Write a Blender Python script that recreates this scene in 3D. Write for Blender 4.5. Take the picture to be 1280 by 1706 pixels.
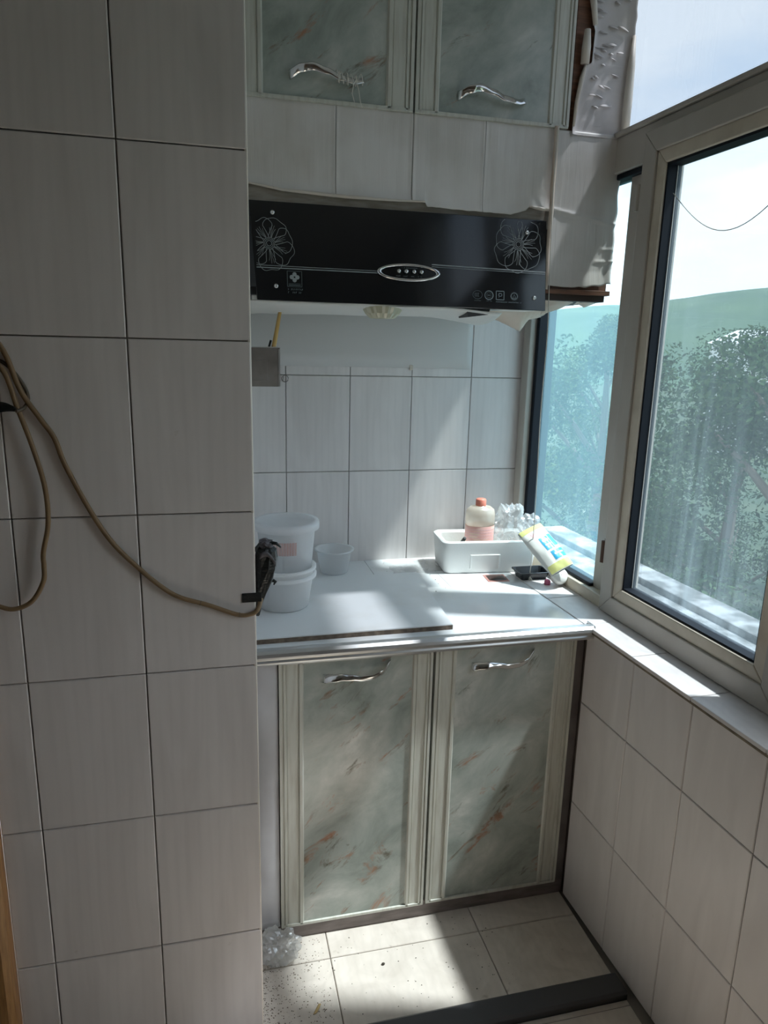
import bpy, bmesh, math, random
from mathutils import Vector, Matrix, noise
random.seed(7)
PI = math.pi
scene = bpy.context.scene
for o in list(bpy.data.objects): bpy.data.objects.remove(o)
COL = scene.collection

# ---------------------------------------------------------------- camera
cam_d = bpy.data.cameras.new('camera'); cam = bpy.data.objects.new('camera', cam_d); COL.objects.link(cam)
cam_d.sensor_fit = 'HORIZONTAL'; cam_d.sensor_width = 36; cam_d.lens = 36*1177.45/1280
cam_d.clip_start = .02; cam_d.clip_end = 3000
def cam_matrix(yaw, pitch, roll, loc):
    fwd = Vector((math.sin(yaw)*math.cos(pitch), math.cos(yaw)*math.cos(pitch), math.sin(pitch)))
    right = Vector((math.cos(yaw), -math.sin(yaw), 0)); up = right.cross(fwd)
    c, s = math.cos(roll), math.sin(roll)
    r2 = c*right+s*up; u2 = -s*right+c*up
    m = Matrix((r2, u2, -fwd)).transposed().to_4x4(); m.translation = loc
    return m
cam.matrix_world = cam_matrix(math.radians(14.014), math.radians(-13.234), math.radians(1.419), Vector((-.072, -2.188, 1.513)))
scene.camera = cam

# ---------------------------------------------------------------- world, sun, exposure
W = bpy.data.worlds.new('sky'); scene.world = W; W.use_nodes = True
nt = W.node_tree; nt.nodes.clear()
def N(t, typ, **kw):
    n = t.nodes.new(typ)
    for k, v in kw.items(): setattr(n, k, v)
    return n
def ramp(t, stops, interp='LINEAR'):
    r = N(t, 'ShaderNodeValToRGB'); r.color_ramp.interpolation = interp
    e = r.color_ramp.elements
    while len(e) > 1: e.remove(e[-1])
    e[0].position = stops[0][0]; e[0].color = (*stops[0][1], 1)
    for p, c in stops[1:]:
        x = e.new(p); x.color = (*c, 1)
    return r
SKY_STRENGTH = 1.7
tc = N(nt, 'ShaderNodeTexCoord'); sp = N(nt, 'ShaderNodeSeparateXYZ'); nt.links.new(tc.outputs['Generated'], sp.inputs[0])
skyr = ramp(nt, [(0.0, (.66, .70, .73)), (.03, (.84, .89, .93)), (.35, (.62, .74, .88)), (1, (.42, .58, .82))])
nt.links.new(sp.outputs['Z'], skyr.inputs[0])
cm = N(nt, 'ShaderNodeMapping'); cm.inputs['Scale'].default_value = (2.2, 2.2, 6)
nt.links.new(tc.outputs['Generated'], cm.inputs[0])
cn = N(nt, 'ShaderNodeTexNoise'); cn.inputs['Scale'].default_value = 1.3; cn.inputs['Detail'].default_value = 6; cn.inputs['Roughness'].default_value = .55
nt.links.new(cm.outputs[0], cn.inputs['Vector'])
cr = ramp(nt, [(.36, (0, 0, 0)), (.62, (1, 1, 1))]); nt.links.new(cn.outputs['Fac'], cr.inputs[0])
mx = N(nt, 'ShaderNodeMix', data_type='RGBA'); nt.links.new(cr.outputs[0], mx.inputs[0])
nt.links.new(skyr.outputs[0], mx.inputs[6]); mx.inputs[7].default_value = (.97, .97, .97, 1)
bg = N(nt, 'ShaderNodeBackground'); bg.inputs['Strength'].default_value = SKY_STRENGTH
nt.links.new(mx.outputs[2], bg.inputs['Color'])
wo = N(nt, 'ShaderNodeOutputWorld'); nt.links.new(bg.outputs[0], wo.inputs[0])

SUN_DIR = Vector((-1, .29, -2.07)).normalized()
sd = bpy.data.lights.new('sun_offscreen', 'SUN'); sd.energy = 7.6; sd.angle = math.radians(2.6); sd.color = (1, .925, .86)
so = bpy.data.objects.new('sun_offscreen', sd); COL.objects.link(so); so.location = (6, -3, 12)
so.rotation_euler = SUN_DIR.to_track_quat('-Z', 'Y').to_euler()

vs = scene.view_settings
vs.view_transform = 'Standard'; vs.look = 'None'; vs.gamma = 1; vs.use_curve_mapping = False
vs.exposure = 1.4

# ---------------------------------------------------------------- materials
def mat(name, col, rough=.5, metal=0, var=None, bump=None, coat=0, spec=None):
    """var=(scale,colour2,lo,hi,stretch) mixes a second colour by noise; bump=(scale,strength,stretch)"""
    m = bpy.data.materials.new(name); m.use_nodes = True; t = m.node_tree
    b = t.nodes['Principled BSDF']; b.inputs['Base Color'].default_value = (*col, 1)
    b.inputs['Roughness'].default_value = rough; b.inputs['Metallic'].default_value = metal
    if spec is not None: b.inputs['Specular IOR Level'].default_value = spec
    if coat: b.inputs['Coat Weight'].default_value = coat; b.inputs['Coat Roughness'].default_value = .08
    tcn = None
    def coord(st):
        nonlocal tcn
        if tcn is None: tcn = N(t, 'ShaderNodeTexCoord')
        mp = N(t, 'ShaderNodeMapping'); mp.inputs['Scale'].default_value = st
        geo = N(t, 'ShaderNodeNewGeometry'); t.links.new(geo.outputs['Position'], mp.inputs[0])
        return mp.outputs[0]
    if var:
        s, c2, lo, hi, st = var
        n = N(t, 'ShaderNodeTexNoise'); n.inputs['Scale'].default_value = s; n.inputs['Detail'].default_value = 5
        t.links.new(coord(st), n.inputs['Vector'])
        r = ramp(t, [(lo, col), (hi, c2)]); t.links.new(n.outputs['Fac'], r.inputs[0])
        t.links.new(r.outputs[0], b.inputs['Base Color'])
    if bump:
        s, k, st = bump
        n = N(t, 'ShaderNodeTexNoise'); n.inputs['Scale'].default_value = s; n.inputs['Detail'].default_value = 4
        t.links.new(coord(st), n.inputs['Vector'])
        bp = N(t, 'ShaderNodeBump'); bp.inputs['Strength'].default_value = k; bp.inputs['Distance'].default_value = .004
        t.links.new(n.outputs['Fac'], bp.inputs['Height']); t.links.new(bp.outputs[0], b.inputs['Normal'])
    return m

def tile_mat(name, c1, c2, rough=.32, stain=(.5, .44, .37), stain_lo=.72):
    m = bpy.data.materials.new(name); m.use_nodes = True; t = m.node_tree; b = t.nodes['Principled BSDF']
    geo = N(t, 'ShaderNodeNewGeometry'); oi = N(t, 'ShaderNodeObjectInfo')
    mp = N(t, 'ShaderNodeMapping'); mp.inputs['Scale'].default_value = (9, 9, 1.6)
    t.links.new(geo.outputs['Position'], mp.inputs[0])
    addv = N(t, 'ShaderNodeVectorMath', operation='ADD'); t.links.new(mp.outputs[0], addv.inputs[0])
    mul = N(t, 'ShaderNodeMath', operation='MULTIPLY'); mul.inputs[1].default_value = 17
    t.links.new(oi.outputs['Random'], mul.inputs[0]); t.links.new(mul.outputs[0], addv.inputs[1])
    n = N(t, 'ShaderNodeTexNoise'); n.inputs['Scale'].default_value = 1.4; n.inputs['Detail'].default_value = 3; n.inputs['Distortion'].default_value = 1.5
    t.links.new(addv.outputs[0], n.inputs['Vector'])
    r = ramp(t, [(.3, c1), (.7, c2)]); t.links.new(n.outputs['Fac'], r.inputs[0])
    wv = N(t, 'ShaderNodeTexWave', wave_type='BANDS', bands_direction='X'); wv.inputs['Scale'].default_value = 1.6; wv.inputs['Distortion'].default_value = 5; wv.inputs['Detail'].default_value = 2
    t.links.new(addv.outputs[0], wv.inputs['Vector'])
    g = ramp(t, [(0, (.972, .972, .972)), (.5, (1, 1, 1))]); t.links.new(wv.outputs['Fac'], g.inputs[0])
    m1 = N(t, 'ShaderNodeMix', data_type='RGBA', blend_type='MULTIPLY'); m1.inputs[0].default_value = 1
    t.links.new(r.outputs[0], m1.inputs[6]); t.links.new(g.outputs[0], m1.inputs[7])
    n2 = N(t, 'ShaderNodeTexNoise'); n2.inputs['Scale'].default_value = 26; n2.inputs['Detail'].default_value = 5; t.links.new(geo.outputs['Position'], n2.inputs['Vector'])
    r2 = ramp(t, [(stain_lo, (0, 0, 0)), (stain_lo+.12, (1, 1, 1))]); t.links.new(n2.outputs['Fac'], r2.inputs[0])
    m2 = N(t, 'ShaderNodeMix', data_type='RGBA'); t.links.new(r2.outputs[0], m2.inputs[0]); t.links.new(m1.outputs[2], m2.inputs[6]); m2.inputs[7].default_value = (*stain, 1)
    t.links.new(m2.outputs[2], b.inputs['Base Color']); b.inputs['Roughness'].default_value = rough
    return m

def plastic_mat(name, col, clear, rough=.25, gloss=.12):
    """thin plastic film or wall: part clear, part diffuse/translucent, with a sheen"""
    m = bpy.data.materials.new(name); m.use_nodes = True; t = m.node_tree; t.nodes.clear()
    tr = N(t, 'ShaderNodeBsdfTransparent'); tr.inputs[0].default_value = (.97, .98, .98, 1)
    df = N(t, 'ShaderNodeBsdfDiffuse'); df.inputs[0].default_value = (*col, 1)
    tl = N(t, 'ShaderNodeBsdfTranslucent'); tl.inputs[0].default_value = (*col, 1)
    gl = N(t, 'ShaderNodeBsdfGlossy'); gl.inputs['Roughness'].default_value = rough
    a = N(t, 'ShaderNodeMixShader'); a.inputs[0].default_value = .45; t.links.new(df.outputs[0], a.inputs[1]); t.links.new(tl.outputs[0], a.inputs[2])
    b = N(t, 'ShaderNodeMixShader'); b.inputs[0].default_value = 1-clear; t.links.new(tr.outputs[0], b.inputs[1]); t.links.new(a.outputs[0], b.inputs[2])
    c = N(t, 'ShaderNodeMixShader'); c.inputs[0].default_value = gloss; t.links.new(b.outputs[0], c.inputs[1]); t.links.new(gl.outputs[0], c.inputs[2])
    o = N(t, 'ShaderNodeOutputMaterial'); t.links.new(c.outputs[0], o.inputs[0])
    return m

def glass_mat(name, tint, base, streak, dirt_col, seed=0, freq=26.0, mask=(.42, .62)):
    """window glass: tinted clear pane; an even dust veil (base) plus fine rain streaks that scatter the light"""
    m = bpy.data.materials.new(name); m.use_nodes = True; t = m.node_tree; t.nodes.clear()
    geo = N(t, 'ShaderNodeNewGeometry')
    def nz(scale, sc, det, rough=.6, off=0):
        mp = N(t, 'ShaderNodeMapping'); mp.inputs['Scale'].default_value = scale; mp.inputs['Location'].default_value = (seed+off, seed*2, seed)
        t.links.new(geo.outputs['Position'], mp.inputs[0])
        n = N(t, 'ShaderNodeTexNoise'); n.inputs['Scale'].default_value = sc; n.inputs['Detail'].default_value = det; n.inputs['Roughness'].default_value = rough
        t.links.new(mp.outputs[0], n.inputs['Vector']); return n.outputs['Fac']
    fine = ramp(t, [(.40, (0, 0, 0)), (.72, (1, 1, 1))]); t.links.new(nz((freq, freq, .5), 2.2, 6, .7), fine.inputs[0])
    mk = ramp(t, [(mask[0], (.12, .12, .12)), (mask[1], (1, 1, 1))]); t.links.new(nz((3.2, 3.2, .25), 1.6, 2, .5, 4), mk.inputs[0])
    spots_ = ramp(t, [(.60, (0, 0, 0)), (.74, (1, 1, 1))]); t.links.new(nz((1, 1, 1), 60, 4, .7, 9), spots_.inputs[0])
    cloud = ramp(t, [(.30, (.75, .75, .75)), (.70, (1.25, 1.25, 1.25))]); t.links.new(nz((1, 1, .5), 3.0, 4, .6, 2), cloud.inputs[0])
    def math_(op, a, b):
        n = N(t, 'ShaderNodeMath', operation=op)
        for i, x in enumerate((a, b)):
            if isinstance(x, (int, float)): n.inputs[i].default_value = x
            else: t.links.new(x, n.inputs[i])
        return n.outputs[0]
    st = math_('MULTIPLY', math_('MULTIPLY', fine.outputs[0], mk.outputs[0]), streak)
    st = math_('ADD', st, math_('MULTIPLY', math_('MULTIPLY', spots_.outputs[0], mk.outputs[0]), streak*.5))
    fac = math_('ADD', st, math_('MULTIPLY', cloud.outputs[0], base))
    tr = N(t, 'ShaderNodeBsdfTransparent'); tr.inputs[0].default_value = (*tint, 1)
    tl = N(t, 'ShaderNodeBsdfTranslucent'); tl.inputs[0].default_value = (*dirt_col, 1)
    a = N(t, 'ShaderNodeMixShader'); t.links.new(fac, a.inputs[0]); t.links.new(tr.outputs[0], a.inputs[1]); t.links.new(tl.outputs[0], a.inputs[2])
    gl = N(t, 'ShaderNodeBsdfGlossy'); gl.inputs['Roughness'].default_value = .02
    c = N(t, 'ShaderNodeMixShader'); c.inputs[0].default_value = .04; t.links.new(a.outputs[0], c.inputs[1]); t.links.new(gl.outputs[0], c.inputs[2])
    o = N(t, 'ShaderNodeOutputMaterial'); t.links.new(c.outputs[0], o.inputs[0])
    return m

def marble_mat(name):
    m = bpy.data.materials.new(name); m.use_nodes = True; t = m.node_tree; b = t.nodes['Principled BSDF']
    geo = N(t, 'ShaderNodeNewGeometry')
    mp0 = N(t, 'ShaderNodeMapping'); mp0.inputs['Rotation'].default_value = (0, math.radians(42), 0); t.links.new(geo.outputs['Position'], mp0.inputs[0])
    mpb = N(t, 'ShaderNodeMapping'); mpb.inputs['Scale'].default_value = (.8, 1, 1.25); t.links.new(mp0.outputs[0], mpb.inputs[0])
    n = N(t, 'ShaderNodeTexNoise'); n.inputs['Scale'].default_value = 7; n.inputs['Detail'].default_value = 7; n.inputs['Roughness'].default_value = .6; n.inputs['Distortion'].default_value = .4
    t.links.new(mpb.outputs[0], n.inputs['Vector'])
    r = ramp(t, [(.30, (.27, .305, .27)), (.46, (.40, .435, .395)), (.58, (.50, .525, .48)), (.70, (.68, .68, .63))]); t.links.new(n.outputs['Fac'], r.inputs[0])
    # slanting rust-coloured flecks along faint veins
    mp = N(t, 'ShaderNodeMapping'); mp.inputs['Scale'].default_value = (.75, 1, 2.3); t.links.new(mp0.outputs[0], mp.inputs[0])
    n2 = N(t, 'ShaderNodeTexNoise'); n2.inputs['Scale'].default_value = 8.5; n2.inputs['Detail'].default_value = 7; n2.inputs['Roughness'].default_value = .68; n2.inputs['Distortion'].default_value = .6
    t.links.new(mp.outputs[0], n2.inputs['Vector'])
    r2 = ramp(t, [(.575, (0, 0, 0)), (.665, (.9, .9, .9))]); t.links.new(n2.outputs['Fac'], r2.inputs[0])
    n3 = N(t, 'ShaderNodeTexNoise'); n3.inputs['Scale'].default_value = 14; t.links.new(geo.outputs['Position'], n3.inputs['Vector'])
    r3 = ramp(t, [(.42, (.15, .14, .10)), (.60, (.44, .22, .13))]); t.links.new(n3.outputs['Fac'], r3.inputs[0])
    mx = N(t, 'ShaderNodeMix', data_type='RGBA'); t.links.new(r2.outputs[0], mx.inputs[0]); t.links.new(r.outputs[0], mx.inputs[6]); t.links.new(r3.outputs[0], mx.inputs[7])
    t.links.new(mx.outputs[2], b.inputs['Base Color']); b.inputs['Roughness'].default_value = .22
    return m

def film_mat(name, col, cracks=0, dirty=(.42, .37, .31)):
    m = bpy.data.materials.new(name); m.use_nodes = True; t = m.node_tree; b = t.nodes['Principled BSDF']
    geo = N(t, 'ShaderNodeNewGeometry')
    mp = N(t, 'ShaderNodeMapping'); mp.inputs['Scale'].default_value = (70, 10, 5) if not cracks else (7, 5, 46)
    t.links.new(geo.outputs['Position'], mp.inputs[0])
    n = N(t, 'ShaderNodeTexNoise'); n.inputs['Scale'].default_value = 1.0; n.inputs['Detail'].default_value = 5; n.inputs['Distortion'].default_value = .6
    t.links.new(mp.outputs[0], n.inputs['Vector'])
    n2 = N(t, 'ShaderNodeTexNoise'); n2.inputs['Scale'].default_value = 5; n2.inputs['Detail'].default_value = 5; t.links.new(geo.outputs['Position'], n2.inputs['Vector'])
    r2 = ramp(t, [(.35, col), (.8, dirty)]); t.links.new(n2.outputs['Fac'], r2.inputs[0])
    r = ramp(t, [(.25, (.5, .45, .4)), (.33, (1, 1, 1))] if cracks else [(.20, (.72, .7, .68)), (.34, (1, 1, 1))]); t.links.new(n.outputs['Fac'], r.inputs[0])
    m1 = N(t, 'ShaderNodeMix', data_type='RGBA', blend_type='MULTIPLY'); m1.inputs[0].default_value = 1
    t.links.new(r2.outputs[0], m1.inputs[6]); t.links.new(r.outputs[0], m1.inputs[7]); t.links.new(m1.outputs[2], b.inputs['Base Color'])
    bp = N(t, 'ShaderNodeBump'); bp.inputs['Strength'].default_value = .5 if not cracks else .3; bp.inputs['Distance'].default_value = .002 if not cracks else .003
    t.links.new(n.outputs['Fac'], bp.inputs['Height']); t.links.new(bp.outputs[0], b.inputs['Normal'])
    b.inputs['Roughness'].default_value = .78 if cracks else .5
    return m

one = (1, 1, 1)
M = dict(
    tile_wall=tile_mat('tile_wall', (.69, .645, .63), (.78, .735, .72)),
    tile_sill=tile_mat('tile_sill', (.69, .645, .63), (.78, .735, .72), .35),
    tile_floor=tile_mat('tile_floor', (.60, .535, .465), (.71, .64, .565), .35, (.30, .24, .18), .66),
    tile_body=mat('tile_body', (.27, .22, .16), .9, var=(40, (.15, .12, .09), .4, .7, one)),
    grout=mat('grout', (.27, .24, .21), .95),
    room_wall=mat('room_wall', (.42, .33, .26), .85, bump=(30, .2, one)),
    plaster=mat('plaster', (.72, .70, .67), .9, bump=(30, .2, one)),
    film=film_mat('film', (.79, .755, .73), 0, (.58, .53, .47)),
    film_edge=film_mat('film_edge', (.72, .67, .60), 0, (.55, .45, .36)),
    film_crack=film_mat('film_crack', (.70, .66, .665), 1),
    film_cream=film_mat('film_cream', (.70, .62, .54), 0, (.50, .36, .26)),
    smooth_sheet=mat('smooth_sheet', (.63, .605, .59), .5, bump=(6, .15, (1, 1, .4))),
    board_grey=mat('board_grey', (.36, .32, .28), .7, var=(20, (.25, .21, .17), .4, .7, (1, 1, 6))),
    wood_brown=mat('wood_brown', (.22, .10, .055), .6, var=(18, (.12, .055, .03), .35, .65, (1, 1, 8))),
    wood_orange=mat('wood_orange', (.48, .25, .085), .4, var=(30, (.30, .14, .045), .35, .7, (6, 6, .5))),
    wood_dark=mat('wood_dark', (.05, .03, .02), .6),
    hood_glass=mat('hood_glass', (.008, .009, .011), .12, coat=.3),
    hood_metal=mat('hood_metal', (.03, .03, .034), .45),
    hood_white=mat('hood_white', (.68, .66, .63), .4),
    print_grey=mat('print_grey', (.30, .33, .33), .5),
    print_line=mat('print_line', (.34, .37, .38), .4),
    print_dim=mat('print_dim', (.17, .21, .22), .5),
    chrome=mat('chrome', (.78, .78, .78), .13, 1),
    steel=mat('steel', (.60, .60, .60), .35, 1, bump=(60, .1, (1, 1, 14))),
    steel_dull=mat('steel_dull', (.17, .145, .13), .45, .6, var=(12, (.30, .27, .25), .4, .7, one)),
    alu_edge=mat('alu_edge', (.62, .62, .62), .33, .85, var=(9, (.50, .46, .42), .45, .75, (.6, 1, 4))),
    door_frame=mat('door_frame', (.63, .63, .56), .38, var=(14, (.52, .50, .43), .45, .75, (8, 1, .7))),
    door_green=mat('door_green', (.06, .10, .055), .6),
    marble=marble_mat('marble'),
    carcass=mat('carcass', (.17, .15, .145), .6, var=(12, (.12, .10, .095), .4, .7, one)),
    side_panel=mat('side_panel', (.62, .62, .64), .5, var=(8, (.50, .49, .51), .4, .75, one)),
    plinth=mat('plinth', (.26, .22, .21), .5, var=(14, (.15, .125, .115), .35, .7, (1, 1, 4))),
    white_board=mat('white_board', (.78, .79, .80), .18, var=(7, (.70, .69, .67), .5, .8, one)),
    board_edge=mat('board_edge', (.10, .075, .055), .8, var=(60, (.2, .15, .11), .4, .7, one)),
    frame_beige=mat('frame_beige', (.50, .465, .415), .45, var=(10, (.43, .395, .345), .4, .75, (1, 1, .6))),
    frame_bead=mat('frame_bead', (.64, .57, .46), .45, var=(20, (.54, .47, .37), .4, .75, one)),
    gasket=mat('gasket', (.009, .012, .018), .6, spec=.2),
    rust=mat('rust', (.12, .07, .05), .8),
    glass_left=glass_mat('glass_left', (.76, .84, .87), .27, .11, (.15, .26, .32), 3.1, 14),
    glass_sash=glass_mat('glass_sash', (.52, .57, .60), .04, .13, (.50, .64, .73), 8.7, 30, (.46, .66)),
    glass_top=glass_mat('glass_top', (.42, .45, .48), .12, .14, (.33, .37, .42), 5.3, 9),
    glass_clear=glass_mat('glass_clear', (.92, .95, .95), .0, .02, (.5, .5, .5), 1.0),
    concrete=mat('concrete', (.12, .13, .13), .9, var=(14, (.34, .36, .37), .42, .62, (1, 1, 1)), bump=(30, .5, one)),
    foam=mat('foam', (.86, .86, .84), .7, bump=(160, .12, one)),
    bucket=plastic_mat('bucket', (.95, .95, .95), .04, .35, .05),
    clear_plastic=plastic_mat('clear_plastic', (.96, .96, .97), .42, .3, .05),
    clear_bag=plastic_mat('clear_bag', (.93, .93, .93), .66, .18, .2),
    lid_plastic=plastic_mat('lid_plastic', (.95, .95, .97), .30, .3, .07),
    oil_bottle=plastic_mat('oil_bottle', (.95, .86, .74), .42),
    oil=plastic_mat('oil', (.85, .60, .28), .35),
    red_label=mat('red_label', (.86, .47, .42), .5, var=(30, (.90, .66, .55), .45, .6, (1, 1, 3))),
    red_cap=mat('red_cap', (.85, .27, .19), .4),
    pack_white=mat('pack_white', (.86, .86, .82), .35),
    pack_yellow=mat('pack_yellow', (.72, .72, .28), .4),
    pack_blue=mat('pack_blue', (.04, .42, .72), .35),
    pack_pink=mat('pack_pink', (.85, .50, .50), .4),
    tray_black=mat('tray_black', (.015, .017, .022), .25),
    packet_dark=mat('packet_dark', (.05, .025, .02), .3),
    packet_red=plastic_mat('packet_red', (.80, .40, .34), .5),
    pink_cap=mat('pink_cap', (.55, .12, .22), .4),
    white_cap=mat('white_cap', (.82, .82, .78), .4),
    black=mat('black', (.012, .012, .013), .5),
    tape=mat('tape', (.012, .014, .015), .33, bump=(90, .5, (1, 1, 3))),
    tape_grey=mat('tape_grey', (.09, .08, .09), .5, bump=(120, .4, one)),
    cable=mat('cable', (.235, .15, .075), .55, var=(25, (.20, .125, .06), .4, .7, one)),
    cable_dark=mat('cable_dark', (.10, .075, .05), .55),
    string=mat('string', (.72, .69, .62), .7),
    wood_stick=mat('wood_stick', (.72, .47, .17), .55, var=(40, (.60, .36, .11), .4, .7, (3, 3, .4))),
    lamp_glass=plastic_mat('lamp_glass', (.72, .68, .50), .15, .2, .15),
    crumb=mat('crumb', (.06, .05, .035), .9),
    dirt=mat('dirt', (.20, .15, .11), .95),
    leaf_litter=mat('leaf_litter', (.55, .40, .18), .8),
    threshold=mat('threshold', (.085, .085, .09), .45, .3),
    hill=mat('hill', (.040, .085, .055), .95, var=(.03, (.055, .105, .060), .4, .65, one)),
    ground=mat('ground', (.03, .06, .035), .95, var=(.3, (.05, .075, .04), .4, .65, one)),
    bark=mat('bark', (.16, .13, .10), .9),
    house_wall=mat('house_wall', (.75, .74, .70), .8),
    house_roof=mat('house_roof', (.60, .62, .62), .7),
    lamp_white=mat('lamp_white', (.8, .8, .78), .4),
)
def leaf_mat(name, c1, c2):
    m = bpy.data.materials.new(name); m.use_nodes = True; t = m.node_tree; t.nodes.clear()
    geo = N(t, 'ShaderNodeNewGeometry')
    r = ramp(t, [(0, c1), (1, c2)]); t.links.new(geo.outputs['Random Per Island'], r.inputs[0])
    df = N(t, 'ShaderNodeBsdfDiffuse'); tl = N(t, 'ShaderNodeBsdfTranslucent')
    t.links.new(r.outputs[0], df.inputs[0]); t.links.new(r.outputs[0], tl.inputs[0])
    a = N(t, 'ShaderNodeMixShader'); a.inputs[0].default_value = .3; t.links.new(df.outputs[0], a.inputs[1]); t.links.new(tl.outputs[0], a.inputs[2])
    o = N(t, 'ShaderNodeOutputMaterial'); t.links.new(a.outputs[0], o.inputs[0]); return m
M['leaf'] = leaf_mat('leaf', (.022, .058, .034), (.085, .14, .065))
M['leaf_pale'] = leaf_mat('leaf_pale', (.035, .075, .035), (.13, .17, .065))

# ---------------------------------------------------------------- mesh helpers
class MB:
    def __init__(s): s.v = []; s.f = []
    def add(s, verts, faces):
        o = len(s.v); s.v += [Vector(v) for v in verts]; s.f += [tuple(i+o for i in f) for f in faces]; return s
    def hexa(s, c):      # 8 corners: bottom 4 ccw, top 4 ccw
        return s.add(c, [(3, 2, 1, 0), (4, 5, 6, 7), (0, 1, 5, 4), (1, 2, 6, 5), (2, 3, 7, 6), (3, 0, 4, 7)])
    def box(s, x0, x1, y0, y1, z0, z1):
        return s.hexa([(x0, y0, z0), (x1, y0, z0), (x1, y1, z0), (x0, y1, z0), (x0, y0, z1), (x1, y0, z1), (x1, y1, z1), (x0, y1, z1)])
    def tube(s, pts, r, n=8, caps=True):
        pts = [Vector(p) for p in pts]; rs = r if isinstance(r, (list, tuple)) else [r]*len(pts)
        rings = []; prev = None
        for i, p in enumerate(pts):
            d = (pts[min(i+1, len(pts)-1)]-pts[max(i-1, 0)]).normalized()
            a = (Vector((0, 0, 1)) if abs(d.z) < .9 else Vector((1, 0, 0))) if prev is None else prev
            u = (a-d*a.dot(d)).normalized(); w = d.cross(u); prev = u
            rings.append([p+(u*math.cos(2*PI*k/n)+w*math.sin(2*PI*k/n))*rs[i] for k in range(n)])
        vs_ = [v for q in rings for v in q]; fs = []
        for i in range(len(pts)-1):
            for k in range(n):
                fs.append((i*n+k, i*n+(k+1) % n, (i+1)*n+(k+1) % n, (i+1)*n+k))
        if caps: fs += [tuple(range(n-1, -1, -1)), tuple((len(pts)-1)*n+k for k in range(n))]
        return s.add(vs_, fs)
    def lathe(s, prof, c, n=32, sx=1, sy=1, rot=0):
        vs_ = []; fs = []
        for r, z in prof:
            for k in range(n):
                a = 2*PI*k/n+rot; vs_.append((c[0]+r*sx*math.cos(a), c[1]+r*sy*math.sin(a), c[2]+z))
        for i in range(len(prof)-1):
            for k in range(n): fs.append((i*n+k, i*n+(k+1) % n, (i+1)*n+(k+1) % n, (i+1)*n+k))
        return s.add(vs_, fs)
    def grid(s, fn, nu, nv):
        vs_ = [fn(i/nu, j/nv) for j in range(nv+1) for i in range(nu+1)]
        fs = [(j*(nu+1)+i, j*(nu+1)+i+1, (j+1)*(nu+1)+i+1, (j+1)*(nu+1)+i) for j in range(nv) for i in range(nu)]
        return s.add(vs_, fs)
    def extrude(s, prof, a, b):   # closed profile [(p,q)] mapped by fn a(p,q)->vec at both ends
        n = len(prof); vs_ = [a(p, q) for p, q in prof]+[b(p, q) for p, q in prof]
        fs = [(i, (i+1) % n, n+(i+1) % n, n+i) for i in range(n)]+[tuple(range(n-1, -1, -1)), tuple(range(n, 2*n))]
        return s.add(vs_, fs)
    def map(s, fn): s.v = [Vector(fn(v)) for v in s.v]; return s
    def build(s, name, m, parent=None, smooth=False, bevel=0, solid=0, seg=2, sub=0):
        off = Vector((0, 0, 0))
        r = parent
        while r is not None: off += Vector(r.location); r = r.parent
        me = bpy.data.meshes.new(name); me.from_pydata([tuple(v-off) for v in s.v], [], s.f)
        bm = bmesh.new(); bm.from_mesh(me); bmesh.ops.recalc_face_normals(bm, faces=bm.faces); bm.to_mesh(me); bm.free()
        me.materials.append(M[m])
        if smooth:
            for p in me.polygons: p.use_smooth = True
        o = bpy.data.objects.new(name, me); COL.objects.link(o); o.parent = parent
        if solid: k = o.modifiers.new('solid', 'SOLIDIFY'); k.thickness = solid; k.offset = 0
        if bevel:
            k = o.modifiers.new('bevel', 'BEVEL'); k.width = bevel; k.segments = seg; k.limit_method = 'ANGLE'; k.angle_limit = math.radians(40)
        if sub: k = o.modifiers.new('sub', 'SUBSURF'); k.levels = sub; k.render_levels = sub
        return o
def tag(o, label, cat, group=None):
    o['label'] = label; o['category'] = cat
    if group: o['group'] = group
    return o
def thing(name, label, cat, loc=(0, 0, 0), group=None):
    o = bpy.data.objects.new(name, None); o.empty_display_size = .05; COL.objects.link(o); o.location = loc
    return tag(o, label, cat, group)
def struct(o): o['kind'] = 'structure'; return o
def struct_empty(name, loc=(0, 0, 0)):
    o = bpy.data.objects.new(name, None); COL.objects.link(o); o.location = loc; return struct(o)

_tile = {}
def tile(parent, w, h, t, pos, theta, m, name='tile', flat=False, rnd=0):
    """one tile: local x = width, front face at local -y; flat=True lays it with the face up"""
    key = (round(w, 4), round(h, 4), t, m)
    if key not in _tile:
        c = .0016; a, b = w/2, h/2
        vs_ = [(-a, 0, -b), (a, 0, -b), (a, 0, b), (-a, 0, b), (-a, -t+c, -b), (a, -t+c, -b), (a, -t+c, b), (-a, -t+c, b),
               (-a+c, -t, -b+c), (a-c, -t, -b+c), (a-c, -t, b-c), (-a+c, -t, b-c)]
        fs = [(3, 2, 1, 0)]+[(i, (i+1) % 4, 4+(i+1) % 4, 4+i) for i in range(4)]+[(4+i, 4+(i+1) % 4, 8+(i+1) % 4, 8+i) for i in range(4)]+[(8, 9, 10, 11)]
        me = bpy.data.meshes.new(name); me.from_pydata(vs_, [], fs)
        bm = bmesh.new(); bm.from_mesh(me); bmesh.ops.recalc_face_normals(bm, faces=bm.faces); bm.to_mesh(me); bm.free()
        me.materials.append(M[m]); _tile[key] = me
    o = bpy.data.objects.new(name, _tile[key]); COL.objects.link(o); o.parent = parent
    o.location = Vector(pos)-(Vector(parent.location) if parent else Vector())
    o.rotation_euler = (-PI/2, 0, theta) if flat else (random.uniform(-rnd, rnd), 0, theta+random.uniform(-rnd, rnd))
    return o
def spans(edges, lo, hi):
    e = sorted(x for x in edges if lo+1e-6 < x < hi-1e-6); e = [lo]+e+[hi]
    return list(zip(e[:-1], e[1:]))
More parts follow.
